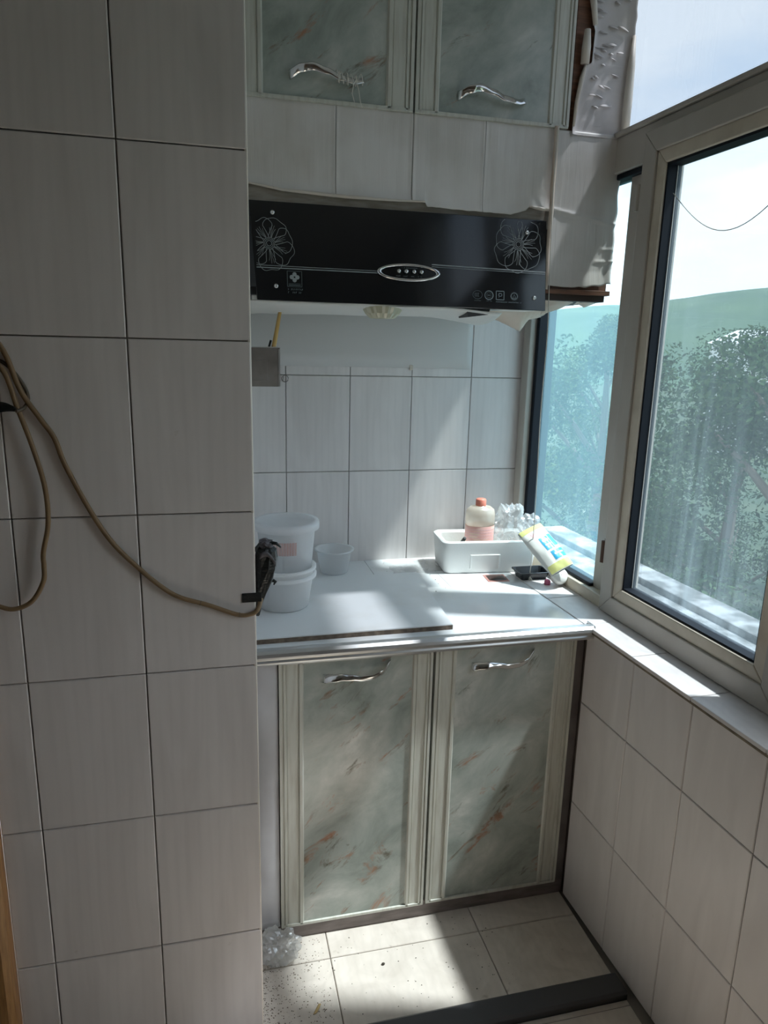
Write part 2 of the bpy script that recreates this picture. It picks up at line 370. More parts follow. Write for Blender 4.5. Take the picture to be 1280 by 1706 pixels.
J = .0020   # joint width

# right (window) wall frame: s runs along the wall towards the viewer, off runs outwards
RX, RY, AL = .8743, -.8472, .0417
TV = Vector((math.sin(AL), -math.cos(AL), 0)); NV = Vector((math.cos(AL), math.sin(AL), 0))
THR = -(PI/2-AL)
def RP(s, off, z): return Vector((RX, RY, 0))+TV*s+NV*off+Vector((0, 0, z))
def rbox(mb, s0, s1, o0, o1, z0, z1):
    return mb.hexa([RP(s0, o0, z0), RP(s1, o0, z0), RP(s1, o1, z0), RP(s0, o1, z0), RP(s0, o0, z1), RP(s1, o0, z1), RP(s1, o1, z1), RP(s0, o1, z1)])

CEIL = 2.62
YB = -4.2      # back of the room behind the viewer
# ================================================================ SETTING
floor = struct(MB().box(-1.75, .93, YB, .05, -.12, -.008).build('floor', 'grout'))
xe = [.183+.4*k for k in range(-6, 4)]; ye = [-.722-.4*k for k in range(-1, 12)]
for x0, x1 in spans(xe, 0.0, .862):
    for y0, y1 in spans(ye, -.925, -.60):
        tile(floor, x1-x0-J, y1-y0-J, .008, ((x0+x1)/2, (y0+y1)/2, -.008), 0, 'tile_floor', flat=True)
for x0, x1 in spans(xe, -1.7, .862):
    for y0, y1 in spans([-1.0-.4*k for k in range(0, 10)], YB, -.985):
        tile(floor, x1-x0-J, y1-y0-J, .008, ((x0+x1)/2, (y0+y1)/2, -.014), 0, 'tile_floor', flat=True)
thr = MB().extrude([(0, -.008), (0, .010), (.006, .014), (.054, .014), (.060, .008), (.060, -.014)],
                   lambda p, q: (0.0, -.925-p, q), lambda p, q: (.862, -.925-p, q)).build('trim_1', 'threshold'); struct(thr)
struct(MB().box(-1.75, 1.1, YB, .15, CEIL, CEIL+.12).build('ceiling', 'plaster'))

# tiled projecting wall on the left
wl = struct(MB().box(-.47, 0, -.917, .15, 0, CEIL).build('wall_left', 'grout'))
zt = [1.815+.3*k for k in range(-6, 4)]
for x0, x1 in spans([-.2, -.4], -.47, 0):
    for z0, z1 in spans(zt, 0, CEIL):
        tile(wl, x1-x0-(J if x1 < 0 else J/2), z1-z0-J, .008, ((x0+x1)/2+(J/4 if x1 == 0 else 0), -.917, (z0+z1)/2), 0, 'tile_wall', rnd=.002)
MB().tube([(-.002, -.9215, .02), (-.002, -.9215, CEIL-.01)], .0035, 6).build('edge_strip', 'film_edge', wl)
# door opening further left
struct(MB().box(-1.75, -1.42, -.917, .15, 0, CEIL).build('wall_side', 'room_wall'))
struct(MB().box(-1.42, -.47, -.917, .15, 2.12, CEIL).build('wall_over_door', 'room_wall'))
d1 = struct_empty('door_1', (-.95, -.93, 0))
fr = MB().extrude([(0, 0), (0, -.03), (.012, -.038), (.028, -.036), (.034, -.028), (.07, -.026), (.078, -.018), (.078, .0)],
                  lambda p, q: (-.472-p, -.917+q, 0), lambda p, q: (-.472-p, -.917+q, 2.12)).build('door_frame', 'wood_orange', d1)
MB().extrude([(0, 0), (0, -.03), (.012, -.038), (.078, -.018), (.078, .0)],
             lambda p, q: (-1.42+p, -.917+q, 0), lambda p, q: (-1.42+p, -.917+q, 2.12)).build('door_frame', 'wood_orange', d1)
MB().box(-1.42, -.472, -.95, -.917, 2.06, 2.12).build('door_frame', 'wood_orange', d1, bevel=.004)
MB().box(-1.34, -.548, -.90, -.86, .01, 2.06).build('door_leaf', 'wood_dark', d1, bevel=.003)
# back wall
wb = struct(MB().box(0, 1.0, .008, .15, 0, CEIL).build('wall_back', 'grout'))
for x0, x1 in spans([.156+.1993*k for k in range(-1, 4)], 0.002, .948):
    for z0, z1 in spans([1.12, 1.42], .80, 1.72):
        tile(wb, x1-x0-.0018, z1-z0-.0018, .008, ((x0+x1)/2, .008, (z0+z1)/2), 0, 'tile_wall', rnd=.0015)
sh = MB().grid(lambda u, v: (.012+.738*u, -.0015-.002*noise.noise((u*5, v*3, 1)), 1.447+.32*v+(.004*noise.noise((u*14, 0, 3)) if v == 0 else 0)), 40, 8)
sh.build('smooth_sheet', 'smooth_sheet', wb, smooth=True, solid=.0015)
MB().box(.545, .556, -.006, 0, 1.440, 1.455).build('tape_scrap', 'film_edge', wb, bevel=.002)
# left wall of the niche is the flank of the projecting wall: tiled too
for y0, y1 in spans([-.117, -.317, -.517, -.717], -.917, -.002):
    for z0, z1 in spans(zt, 0, CEIL):
        if y1 > -.69 and (z1 < .80 or z0 > 2.2): continue          # behind the cabinets
        tile(wl, y1-y0-J, z1-z0-J, .0018, (0.0, (y0+y1)/2, (z0+z1)/2), PI/2, 'tile_wall')
# right wall below the window
S0, S1 = -.86, 3.35
wr = struct(rbox(MB(), S0, S1, .008, .17, -.15, .815).build('wall_right', 'grout'))
for s0, s1 in spans([.2*k for k in range(-4, 17)], S0+.02, S1):
    for z0, z1 in spans([.302, .602], .002, .815):
        p = RP((s0+s1)/2, .008, (z0+z1)/2)
        if s0 < -.22: continue          # behind the cabinet
        tile(wr, s1-s0-J, z1-z0-J, .008, p, THR, 'tile_wall', rnd=.0015)
s_edge = rbox(MB(), -.80, S1, -.008, .165, .8085, .8135).build('sill_bed', 'tile_body', wr)
for s0, s1 in spans([.2*k for k in range(-4, 17)], -.83, S1):
    mb = MB(); g = J/2; dz = random.uniform(0, .0015)
    rbox(mb, s0+g, s1-g, -.009+random.uniform(0, .002), .165, .813, .8215+dz)
    mb.build('sill_tile', 'tile_sill', wr, bevel=.0015)
# room closing behind the viewer
struct(MB().box(-1.87, -1.75, YB, .15, 0, CEIL).build('wall_room', 'room_wall'))
struct(MB().box(-1.75, 1.05, YB-.12, YB, 0, CEIL).build('wall_front', 'room_wall'))

# ---------------------------------------------------------------- windows
w1 = struct_empty('window_1', tuple(RP(-.2, .12, .82)))
def fbox(name, s0, s1, o0, o1, z0, z1, m='frame_beige', parent=w1, bevel=.003):
    return rbox(MB(), s0, s1, o0, o1, z0, z1).build(name, m, parent, bevel=bevel)
ZT0, ZT1 = 1.955, 2.052
fbox('window_post', -.84, -.795, .085, .165, .8215, CEIL)
fbox('window_post_lining', -.795, -.777, .105, .165, .8215, CEIL, 'gasket')
fbox('bottom_rail', -.777, -.28, .098, .165, .8215, .856, 'frame_bead')
fbox('bottom_gasket', -.777, -.38, .112, .160, .856, .866, 'gasket')
fbox('mullion', -.385, -.235, .125, .165, .8215, ZT0)
fbox('transom', -.777, 1.16, .100, .165, ZT0, ZT1-.012)
fbox('transom_lip', -.777, 1.16, .092, .165, ZT1-.012, ZT1, 'frame_beige')
fbox('transom_gasket', -.777, -.30, .108, .155, ZT0-.014, ZT0, 'gasket')
fbox('top_rail', -.777, 1.16, .100, .165, CEIL-.05, CEIL)
def pane(name, s0, s1, o, z0, z1, m, parent=w1): return rbox(MB(), s0, s1, o, o+.004, z0, z1).build(name, m, parent)
pane('glass_pane', -.777, -.385, .135, .866, ZT0, 'glass_left')
pane('glass_pane', -.777, .46, .135, ZT1, CEIL-.05, 'glass_top')
pane('glass_pane', .52, 1.16, .135, ZT1, CEIL-.05, 'glass_top')
fbox('upper_mullion', .46, .52, .10, .165, ZT1, CEIL-.05)
# the casement sash
def frame4(mb, s0, s1, z0, z1, w, o0, o1, wt=None):
    """mitred frame: outer rectangle s0..s1 x z0..z1, member width w"""
    wt = wt or w
    O = [(s0, z0), (s1, z0), (s1, z1), (s0, z1)]; I = [(s0+w, z0+w), (s1-w, z0+w), (s1-w, z1-wt), (s0+w, z1-wt)]
    for i in range(4):
        j = (i+1) % 4
        mb.hexa([RP(O[i][0], o0, O[i][1]), RP(O[j][0], o0, O[j][1]), RP(O[j][0], o1, O[j][1]), RP(O[i][0], o1, O[i][1]),
                 RP(I[i][0], o0, I[i][1]), RP(I[j][0], o0, I[j][1]), RP(I[j][0], o1, I[j][1]), RP(I[i][0], o1, I[i][1])])
    return mb
def sash(s0, s1, z0, z1, gm, parent):
    f = frame4(MB(), s0, s1, z0, z1, .050, .088, .130).build('sash', 'frame_beige', parent, bevel=.0025)
    frame4(MB(), s0+.049, s1-.049, z0+.049, z1-.049, .032, .094, .130).build('glazing_bead', 'frame_bead', f, bevel=.003)
    frame4(MB(), s0+.0805, s1-.0805, z0+.0805, z1-.0805, .006, .100, .136).build('gasket', 'gasket', f)
    rbox(MB(), s0+.083, s1-.083, .125, .130, z0+.083, z1-.083).build('glass_pane', gm, f)
    rbox(MB(), s0+.0865, s0+.0885, .1235, .125, z0+.087, z1-.087).build('sealant', 'plaster', f)
    return f
sa = sash(-.292, .325, .824, 2.018, 'glass_sash', w1)
for z in (.985, 1.875):
    hm = rbox(MB(), -.304, -.290, .096, .112, z-.035, z+.035); hm.tube([RP(-.299, .090, z-.03), RP(-.299, .090, z+.03)], .006, 8)
    hm.build('hinge', 'rust' if z < 1.5 else 'frame_beige', sa)
fbox('mullion', .328, .40, .10, .165, .8215, ZT0)
struct(rbox(MB(), 1.16, S1, .02, .17, .8215, CEIL).build('wall_light_block_unseen', 'plaster'))  # unseen solid wall, added to shorten the glazing and hold back daylight
w2 = struct_empty('window_2', tuple(RP(1.2, .12, .82)))
a0 = .403
for k in range(1):
    sash(a0, a0+.70, .824, 2.0, 'glass_clear', w2); a0 += .703
    fbox('mullion', a0, a0+.05, .10, .165, .8215, ZT0, parent=w2); a0 += .053
# ledge outside
lg = MB(); rbox(lg, -1.2, S1, .172, .49, .70, .792); rbox(lg, -1.2, S1, .40, .50, .785, .812)
struct(lg.build('trim_2', 'concrete', bevel=.006))
wire = MB().tube([RP(-.19+.36*u, .108, 1.868-.105*math.sin(PI*min(1, u*.93+.0))) for u in [k/20 for k in range(21)]], .0011, 6)
wire.build('hanging_wire', 'string'); tag(bpy.data.objects['hanging_wire'], 'thin pale wire sagging in an arc across the casement glass', 'wire')

# ================================================================ CABINETS
def stile(mb, x0, x1, yf, z0, z1, mirror=False):
    w = x1-x0
    prof = [(0, 0), (0, -.004), (.12, -.004), (.13, 0), (.17, 0), (.18, -.003), (.26, -.003), (.28, .001), (.34, .0), (.74, .0), (.78, .002), (.82, -.003), (.93, -.003), (1, .003), (1, .012), (0, .012)]
    if mirror: prof = [(1-p, q) for p, q in prof]
    mb.extrude(prof, lambda p, q: (x0+w*p, yf+q, z0), lambda p, q: (x0+w*p, yf+q, z1))
    return mb
LOWC = [(0, 0), (.12, .005), (.25, .0075), (.40, .004), (.55, -.0005), (.70, .0005), (.84, .008), (1, .027)]
def curve_at(c, t):
    for (a, va), (b, vb) in zip(c[:-1], c[1:]):
        if t <= b:
            u = (t-a)/(b-a); u = u*u*(3-2*u); return va+(vb-va)*u
    return c[-1][1]
UPC = [(0, .004), (.15, .015), (.30, .020), (.48, .014), (.66, .004), (.84, 0), (1, .008)]
def handle(parent, x0, x1, zc, yf, flip=False):
    n = 48; m = 10; vs_ = []; fs = []
    for i in range(n+1):
        t = i/n; z = curve_at(UPC if flip else LOWC, t)
        y = yf+.001-.022*min(1, 5*min(t, 1-t))**.5
        tw = math.radians(34*math.cos(PI*t))*(-1 if flip else 1)+.1
        hw = .0072+.0042*abs(2*t-1)**1.3; th = .0026
        d = Vector((0, math.sin(tw), math.cos(tw))); e = Vector((0, math.cos(tw), -math.sin(tw)))
        c = Vector((x0+(x1-x0)*t, y, zc+z))
        vs_ += [c+d*hw*math.cos(2*PI*k/m)+e*th*math.sin(2*PI*k/m) for k in range(m)]
    for i in range(n):
        for k in range(m): fs.append((i*m+k, i*m+(k+1) % m, (i+1)*m+(k+1) % m, (i+1)*m+k))
    fs += [tuple(range(m)), tuple(n*m+k for k in range(m))]
    return MB().add(vs_, fs).build('handle', 'chrome', parent, smooth=True)
def door(parent, x0, x1, z0, z1, yf, sl, sr, hx0, hx1, hz, flip):
    d = MB().box(x0+sl*.9, x1-sr*.9, yf+.002, yf+.010, z0+.004, z1-.004).build('door', 'marble', parent)
    if sl: stile(MB(), x0, x0+sl, yf, z0, z1).build('stile', 'door_frame', d)
    if sr: stile(MB(), x1-sr, x1, yf, z0, z1, True).build('stile', 'door_frame', d)
    MB().box(x0, x1, yf-.003, yf+.014, z0-.004, z0+.004).build('edge_trim', 'door_frame', d, bevel=.001)
    MB().box(x0, x1, yf-.003, yf+.014, z1-.004, z1+.003).build('edge_trim', 'steel', d, bevel=.001)
    MB().box(x0+.002, x1-.002, yf+.010, yf+.02, z0, z1).build('backing', 'carcass', d)
    handle(d, hx0, hx1, hz, yf, flip)
    return d

# ---- base cabinet
bc = thing('base_cabinet', 'base cabinet with two green marbled doors standing under the white worktop', 'cabinet', (.43, -.32, 0))
MB().box(.002, .020, -.625, -.02, 0, .799).build('side', 'carcass', bc)
MB().box(.846, .862, -.625, -.02, 0, .799).build('side', 'carcass', bc)
MB().box(.020, .846, -.62, -.02, .045, .060).build('bottom', 'carcass', bc)
MB().box(.020, .846, -.62, -.60, .755, .79).build('top_rail', 'carcass', bc)
MB().box(.020, .846, -.03, -.02, .06, .79).build('back', 'carcass', bc)
MB().box(.002, .865, -.640, -.622, 0, .050).build('plinth', 'plinth', bc, bevel=.002)
lp = MB().grid(lambda u, v: (.0025+.062*u, -.642-.004*math.sin(PI*u)-.0012*noise.noise((u*3, v*9, 0)), .046+.745*v), 8, 40)
lp.build('filler_strip', 'side_panel', bc, smooth=True, solid=.003)
MB().box(.840, .866, -.640, -.612, .040, .792).build('stile_post', 'carcass', bc, bevel=.002)
MB().box(.066, .846, -.626, -.612, .765, .792).build('front_rail', 'carcass', bc)
MB().box(.436, .466, -.626, -.612, .05, .765).build('centre_post', 'door_green', bc)
door(bc, .067, .4475, .046, .781, -.645, .060, .052, .171, .339, .735, False)
door(bc, .4545, .838, .048, .783, -.645, .058, .056, .550, .719, .733, False)

# ---- worktop
wt = thing('worktop', 'white tiled worktop with a dull metal front edge on the base cabinet', 'worktop', (.43, -.33, .80))
MB().box(.002, .862, -.655, .006, .80, .811).build('slab', 'grout', wt)
for x0, x1 in ((.002, .21), (.21, .41), (.41, .61), (.61, .81), (.81, .862)):
    MB().box(x0+.0005, x1-.0005, -.2995, .002, .811, .820).build('worktop_tile', 'white_board', wt, bevel=.0004, seg=1)
MB().box(.0025, .8615, -.655, -.3005, .811, .820).build('top_sheet', 'white_board', wt, bevel=.0004, seg=1)
nose = [(-.640, .8205), (-.662, .8290), (-.674, .8280), (-.681, .822), (-.683, .814), (-.678, .806), (-.681, .800), (-.677, .793), (-.640, .793)]
MB().extrude(nose, lambda p, q: (.004, p, q), lambda p, q: (.868, p, q)).build('front_edging', 'alu_edge', wt, bevel=.0015)
MB().box(.8665, .8695, -.680, -.640, .795, .829).build('edging_end', 'alu_edge', wt, bevel=.001)

bd = thing('board', 'flat white glossy board with a dark raw edge lying on the worktop', 'board', (.27, -.4, .82))
bdp = [(.004, -.616), (.508, -.611), (.535, -.188), (.004, -.20)]
def slab(mb, poly, z0, z1):
    n = len(poly); return mb.add([(x, y, z0) for x, y in poly]+[(x, y, z1) for x, y in poly], [tuple(range(n-1, -1, -1)), tuple(range(n, 2*n))]+[(i, (i+1) % n, n+(i+1) % n, n+i) for i in range(n)])
slab(MB(), bdp, .8195, .8315).build('core', 'board_edge', bd)
slab(MB(), [(x+(-.0008 if x > .1 else 0), y+(.0008 if y < -.4 else -.0008)) for x, y in bdp], .8315, .8345).build('white_face', 'white_board', bd)

# ---- wall cabinet
uc = thing('wall_cabinet', 'wall cabinet with green marbled doors hanging above the black hood', 'cabinet', (.41, -.2, 2.05))
MB().box(.002, .020, -.405, -.005, 2.05, CEIL-.001).build('side', 'carcass', uc)
MB().box(.805, .823, -.405, -.005, 2.05, CEIL-.001).build('side', 'wood_brown', uc)
MB().box(.020, .805, -.405, -.005, 2.052, 2.066).build('bottom', 'carcass', uc)
MB().box(.020, .805, -.02, -.005, 2.066, CEIL-.001).build('back', 'carcass', uc)
MB().box(.395, .440, -.408, -.395, 2.052, CEIL-.001).build('centre_post', 'door_green', uc)
d_ul = door(uc, .006, .4145, 2.052, CEIL-.02, -.420, .062, .066, .125, .299, 2.094, True)
d_ur = door(uc, .4195, .8155, 2.052, CEIL-.02, -.420, .060, .056, .524, .699, 2.090, True)
# string knotted round the upper left handle
sp_ = []
for k in range(120):
    t = k/119; x = .226+.062*t; th = t*9*2*PI
    zc = 2.094+curve_at(UPC, (x-.125)/.174)
    sp_.append((x+.003*math.sin(th*.37), -.4405+.0085*math.cos(th), zc+.0115*math.sin(th)))
ms = MB().tube(sp_, .0009, 5)
ms.tube([(.272, -.449, 2.094), (.266, -.4505, 2.080), (.2635, -.449, 2.066), (.270, -.447, 2.048)], .0009, 5)
ms.tube([(.272, -.449, 2.096), (.279, -.4505, 2.072), (.283, -.449, 2.050), (.288, -.447, 2.040)], .0009, 5)
tag(ms.build('string', 'string'), 'white string wound round the chrome handle above the hood, ends dangling', 'string')

# ---- boxed surround wrapped in peeling film
su = thing('hood_surround', 'boxed panel round the hood wrapped in peeling white film', 'panel', (.48, -.2, 1.66))
MB().box(.002, .790, -.412, -.398, 1.815, 2.050).build('front_board', 'board_grey', su)
MB().box(.790, .966, -.412, -.396, 1.668, 2.050).build('side_board', 'wood_brown', su)
MB().box(.8245, .968, -.410, -.396, 2.050, CEIL-.001).build('side_board', 'wood_brown', su)
MB().box(.785, .972, -.424, -.200, 1.656, 1.668).build('bottom_board', 'wood_brown', su, bevel=.001)
MB().box(.785, .962, -.414, -.20, 1.640, 1.6555).build('bottom_batten', 'wood_dark', su)
FB = [(.0, 1.870), (.037, 1.866), (.108, 1.857), (.249, 1.852), (.351, 1.852), (.453, 1.854), (.458, 1.845), (.566, 1.842), (.678, 1.841), (.716, 1.852), (.725, 1.861), (.800, 1.854)]
def fbz(x):
    for (a, va), (b, vb) in zip(FB[:-1], FB[1:]):
        if x <= b: return va+(vb-va)*(x-a)/(b-a)
    return FB[-1][1]
def front_film(x0, x1, seed):
    def fn(u, v):
        x = x0+(x1-x0)*u; zb = fbz(x)+.0015*noise.noise((x*60, seed, 0)); z = zb+(2.0505-zb)*v
        lift = .006*max(0, 1-(z-zb)/.035)**2
        ed = min(u, 1-u)*(x1-x0); lift += .0022*max(0, 1-ed/.008)
        rip = .0016*noise.noise((x*34, z*3, seed))+.002*noise.noise((x*6, z*5, seed+9))
        return (x, -.4145-lift-abs(rip), z)
    return MB().grid(fn, int((x1-x0)*260), 40)
for k, (a, b) in enumerate([(.002, .232), (.233, .418), (.419, .600), (.601, .786)]):
    front_film(a, b, 3.3*k).build('film', 'film', su, smooth=True, solid=.0006)
def curl_edge(x0, x1, r, m='film_edge'):   # rolled lower hem of the film
    mb = MB(); n = int((x1-x0)/.008)
    pts = [(x0+(x1-x0)*i/n, -.4235-.002*noise.noise((i*.4, 0, x0)), fbz(x0+(x1-x0)*i/n)+.001) for i in range(n+1)]
    return mb.tube(pts, [r*(.55+.45*math.sin(PI*min(1, max(.05, i/n)))) for i in range(n+1)], 8).build('film_hem', m, su, smooth=True)
curl_edge(.012, .452, .0040); curl_edge(.728, .782, .0042)
MB().grid(lambda u, v: (.004+.014*u*(1-.3*v), -.417-.010*(1-v)*u-.002, 1.845+.075*v), 4, 10).build('film_flap', 'film_edge', su, smooth=True, solid=.0008)
# film on the side part
def side_film(u, v):
    xl = .788; xr = .972+.004*noise.noise((v*9, 1, 2)); x = xl+(xr-xl)*u
    zb = 1.676+.010*u*u-.004*math.sin(PI*u)+.003*noise.noise((u*9, 7, 0)); z = zb+(2.046-zb)*v
    y = -.416-.004*max(0, 1-v*10)-.002*noise.noise((x*20, z*5, 4))-.0045*max(0, (u-.9)*10)
    fold = math.exp(-((z-(1.862-.16*(x-.79)))/.004)**2); y -= .0035*fold
    fold = math.exp(-((z-1.742)/.002)**2)*(u > .72); y -= .003*fold
    fold = math.exp(-((z-1.772)/.002)**2)*(u > .80); y -= .003*fold
    return (x, y, z)
MB().grid(side_film, 34, 90).build('film', 'film', su, smooth=True, solid=.0008)
def up_film(u, v):
    z = 2.036+(CEIL-2.037)*v
    xl = [(2.036, .8265), (2.10, .829), (2.19, .846), (2.20, .866), (2.27, .868), (2.285, .862), (2.34, .846), (2.45, .85), (2.62, .85)]
    for (a, va), (b, vb) in zip(xl[:-1], xl[1:]):
        if z <= b+1e-6: x0 = va+(vb-va)*(z-a)/(b-a); break
    x1 = .980-.006*v+.003*noise.noise((v*20, 5, 0)); x = x0+(x1-x0)*u
    y = -.4135-.0012*noise.noise((x*14, z*42, 1))*min(1, 6*u*(1-u)+.1)-.008*max(0, 1-u/.10)**1.5-.007*max(0, (u-.86)/.14)
    y -= .010*max(0, 1-(z-2.036)/.012)*.4
    return (x, min(y, -.4125), z)
MB().grid(up_film, 30, 150).build('film', 'film_crack', su, smooth=True, solid=.0008)
def roll(pts, r): return MB().tube(pts, r, 10).build('film_roll', 'film_edge', su, smooth=True)
roll([(.829, -.423, 2.055), (.832, -.425, 2.11), (.842, -.424, 2.165), (.850, -.423, 2.195)], [.003, .005, .006, .003])
roll([(.846, -.424, 2.195), (.845, -.427, 2.23), (.845, -.427, 2.268)], [.0105, .011, .0075])
roll([(.866, -.424, 2.282), (.856, -.425, 2.33), (.852, -.425, 2.42)], [.006, .0075, .006])
roll([(.972, -.424, 2.05), (.971, -.426, 2.12), (.972, -.426, 2.20), (.974, -.424, 2.27)], [.010, .011, .009, .004])
# small lifted flakes on the cracked film
for k in range(34):
    x = random.uniform(.875, .955); z = random.uniform(2.09, 2.40); w = random.uniform(.012, .036); h = random.uniform(.004, .009); a = random.uniform(-.35, .1)
    MB().grid(lambda u, v: (x+(u-.5)*w, -.4160-.0055*(1-v)*math.sin(PI*u), z+(v-.5)*h*math.sin(PI*(u*.9+.05))+a*(u-.5)*w), 4, 2).build('film_flake', 'film_crack', su, smooth=True, solid=.0006)
# vertical tape strip between the two film areas, torn pieces under the boards
tp = MB().grid(lambda u, v: (.777+.012*u+.002*noise.noise((v*7, 0, 0)), -.4275-.003*math.sin(PI*u)-.001*noise.noise((v*30, u, 0)), 1.665+.385*v), 4, 60)
tp.build('tape_strip', 'film_cream', su, smooth=True, solid=.001)
def torn(poly_top, poly_bot, y0, y1, m, name='film_flap'):
    n = len(poly_top)-1
    def fn(u, v):
        i = min(n-1, int(u*n)); f = u*n-i
        xt = poly_top[i][0]+(poly_top[i+1][0]-poly_top[i][0])*f; zt_ = poly_top[i][1]+(poly_top[i+1][1]-poly_top[i][1])*f
        xb = poly_bot[i][0]+(poly_bot[i+1][0]-poly_bot[i][0])*f; zb = poly_bot[i][1]+(poly_bot[i+1][1]-poly_bot[i][1])*f
        return (xt+(xb-xt)*v, y0+(y1-y0)*v-.004*math.sin(PI*v)+.003*noise.noise((u*8, v*5, y0*9)), zt_+(zb-zt_)*v+.0012*noise.noise((u*40, v*6, 1)))
    return MB().grid(fn, 48, 10).build(name, m, su, smooth=True, solid=.0006)
torn([(.640, 1.618), (.70, 1.620), (.76, 1.62), (.80, 1.622), (.850, 1.625)], [(.655, 1.606), (.72, 1.588), (.785, 1.562), (.81, 1.594), (.846, 1.602)], -.34, -.28, 'film_cream')
torn([(.790, 1.648), (.85, 1.648), (.90, 1.648), (.935, 1.648), (.968, 1.648)], [(.806, 1.604), (.862, 1.622), (.905, 1.642), (.935, 1.628), (.970, 1.641)], -.40, -.36, 'film_cream')
torn([(.895, 1.648), (.905, 1.648), (.915, 1.648)], [(.893, 1.631), (.905, 1.635), (.916, 1.643)], -.405, -.372, 'film_edge')

# ================================================================ RANGE HOOD
HT, HB = 1.832, 1.610
def HY(z): return -.4215-(HT-z)/(HT-HB)*.030
hd = thing('range_hood', 'black glass-fronted range hood with etched flowers under the wall cabinet', 'range hood', (.41, -.22, 1.61))
MB().hexa([(.030, -.435, 1.622), (.772, -.435, 1.622), (.772, -.004, 1.622), (.030, -.004, 1.622), (.030, -.397, 1.813), (.772, -.397, 1.813), (.772, -.004, 1.813), (.030, -.004, 1.813)]).build('body', 'hood_metal', hd, bevel=.004)
MB().hexa([(.044, HY(HB), HB), (.776, HY(HB), HB), (.776, HY(HB)+.010, HB), (.044, HY(HB)+.010, HB), (.030, HY(HT), HT), (.776, HY(HT), HT), (.776, HY(HT)+.010, HT), (.030, HY(HT)+.010, HT)]).build('front_panel', 'hood_glass', hd, bevel=.0015)
MB().hexa([(.008, HY(HB)+.012, HB+.03), (.043, HY(HB)+.003, HB+.03), (.043, HY(HB)+.02, HB+.03), (.008, HY(HB)+.03, HB+.03), (.008, HY(HT)+.010, HT), (.032, HY(HT)+.002, HT), (.032, HY(HT)+.02, HT), (.008, HY(HT)+.02, HT)]).build('side_cheek', 'hood_metal', hd)
fp = hd.children[1]
def hp(x, z, lift=.0006): return Vector((x, HY(z)-lift, z))
def ribbon(mb, pts, w, lift=.0007):
    """flat printed stroke lying on the glass panel"""
    P = [Vector((p[0], p[1])) for p in pts]; vs_ = []
    for i, p in enumerate(P):
        d = (P[min(i+1, len(P)-1)]-P[max(i-1, 0)]); d = d.normalized() if d.length > 0 else Vector((1, 0)); n = Vector((-d.y, d.x))*w/2
        vs_ += [hp(p.x+n.x, p.y+n.y, lift), hp(p.x-n.x, p.y-n.y, lift)]
    return mb.add(vs_, [(2*i, 2*i+1, 2*i+3, 2*i+2) for i in range(len(P)-1)])
def flower(cx, cz, R, xlo, xhi, seed):
    rnd = random.Random(seed); mb = MB(); npet = 7
    clip = lambda pts: [p for p in pts if xlo <= p[0] <= xhi]
    def put(pts, w):
        run = []
        for p in pts:
            if xlo <= p[0] <= xhi and p[1] < HT-.004: run.append(p)
            else:
                if len(run) > 2: ribbon(mb, run, w)
                run = []
        if len(run) > 2: ribbon(mb, run, w)
    for k in range(npet):
        a0 = 2*PI*k/npet+rnd.uniform(-.08, .08)+seed; hw = PI/npet*1.02; rr = R*rnd.uniform(.88, 1.06)
        out = []; ca_, sa2 = math.cos(a0), math.sin(a0); ph = rnd.uniform(0, 6)
        for i in range(33):
            t = 2*i/32-1; l = R*.22+(rr-R*.22)*(1-abs(t)**2.6); l *= 1+.035*math.sin(9*t+ph)*(1-abs(t))
            lw = R*.47*(math.sin(PI/2*min(1, abs(t)*1.25)) if abs(t) < .8 else (1-((abs(t)-.8)/.2)*.82))*(1 if t > 0 else -1)
            out.append((cx+l*ca_-lw*sa2, cz+l*sa2+lw*ca_))
        put(out, .0011)
        for j in (-.45, -.15, .15, .45):
            put([(cx+(R*.24+(rr*.80-abs(j)*R*.35-R*.24)*t)*math.cos(a0+hw*j*(.35+.65*t)+.12*math.sin(2*t)), cz+(R*.24+(rr*.80-abs(j)*R*.35-R*.24)*t)*math.sin(a0+hw*j*(.35+.65*t)+.12*math.sin(2*t))) for t in [i/9 for i in range(10)]], .0007)
    for r_ in (R*.10, R*.16, R*.215):
        put([(cx+r_*(1+.06*math.sin(7*a))*math.cos(a), cz+r_*(1+.06*math.cos(5*a))*math.sin(a)) for a in [2*PI*i/32 for i in range(33)]], .0012)
    return mb.build('etched_flower', 'print_grey', fp)
flower(.075, 1.738, .060, .044, .775, .3)
flower(.699, 1.770, .066, .044, .774, .15)
ln = MB(); ribbon(ln, [(.045, 1.6885), (.335, 1.688)], .0013); ribbon(ln, [(.045, 1.6835), (.335, 1.6835)], .0022)
ribbon(ln, [(.470, 1.7095), (.774, 1.7055)], .0026); ribbon(ln, [(.470, 1.7045), (.774, 1.7010)], .0012)
ln.build('silver_lines', 'print_line', fp)
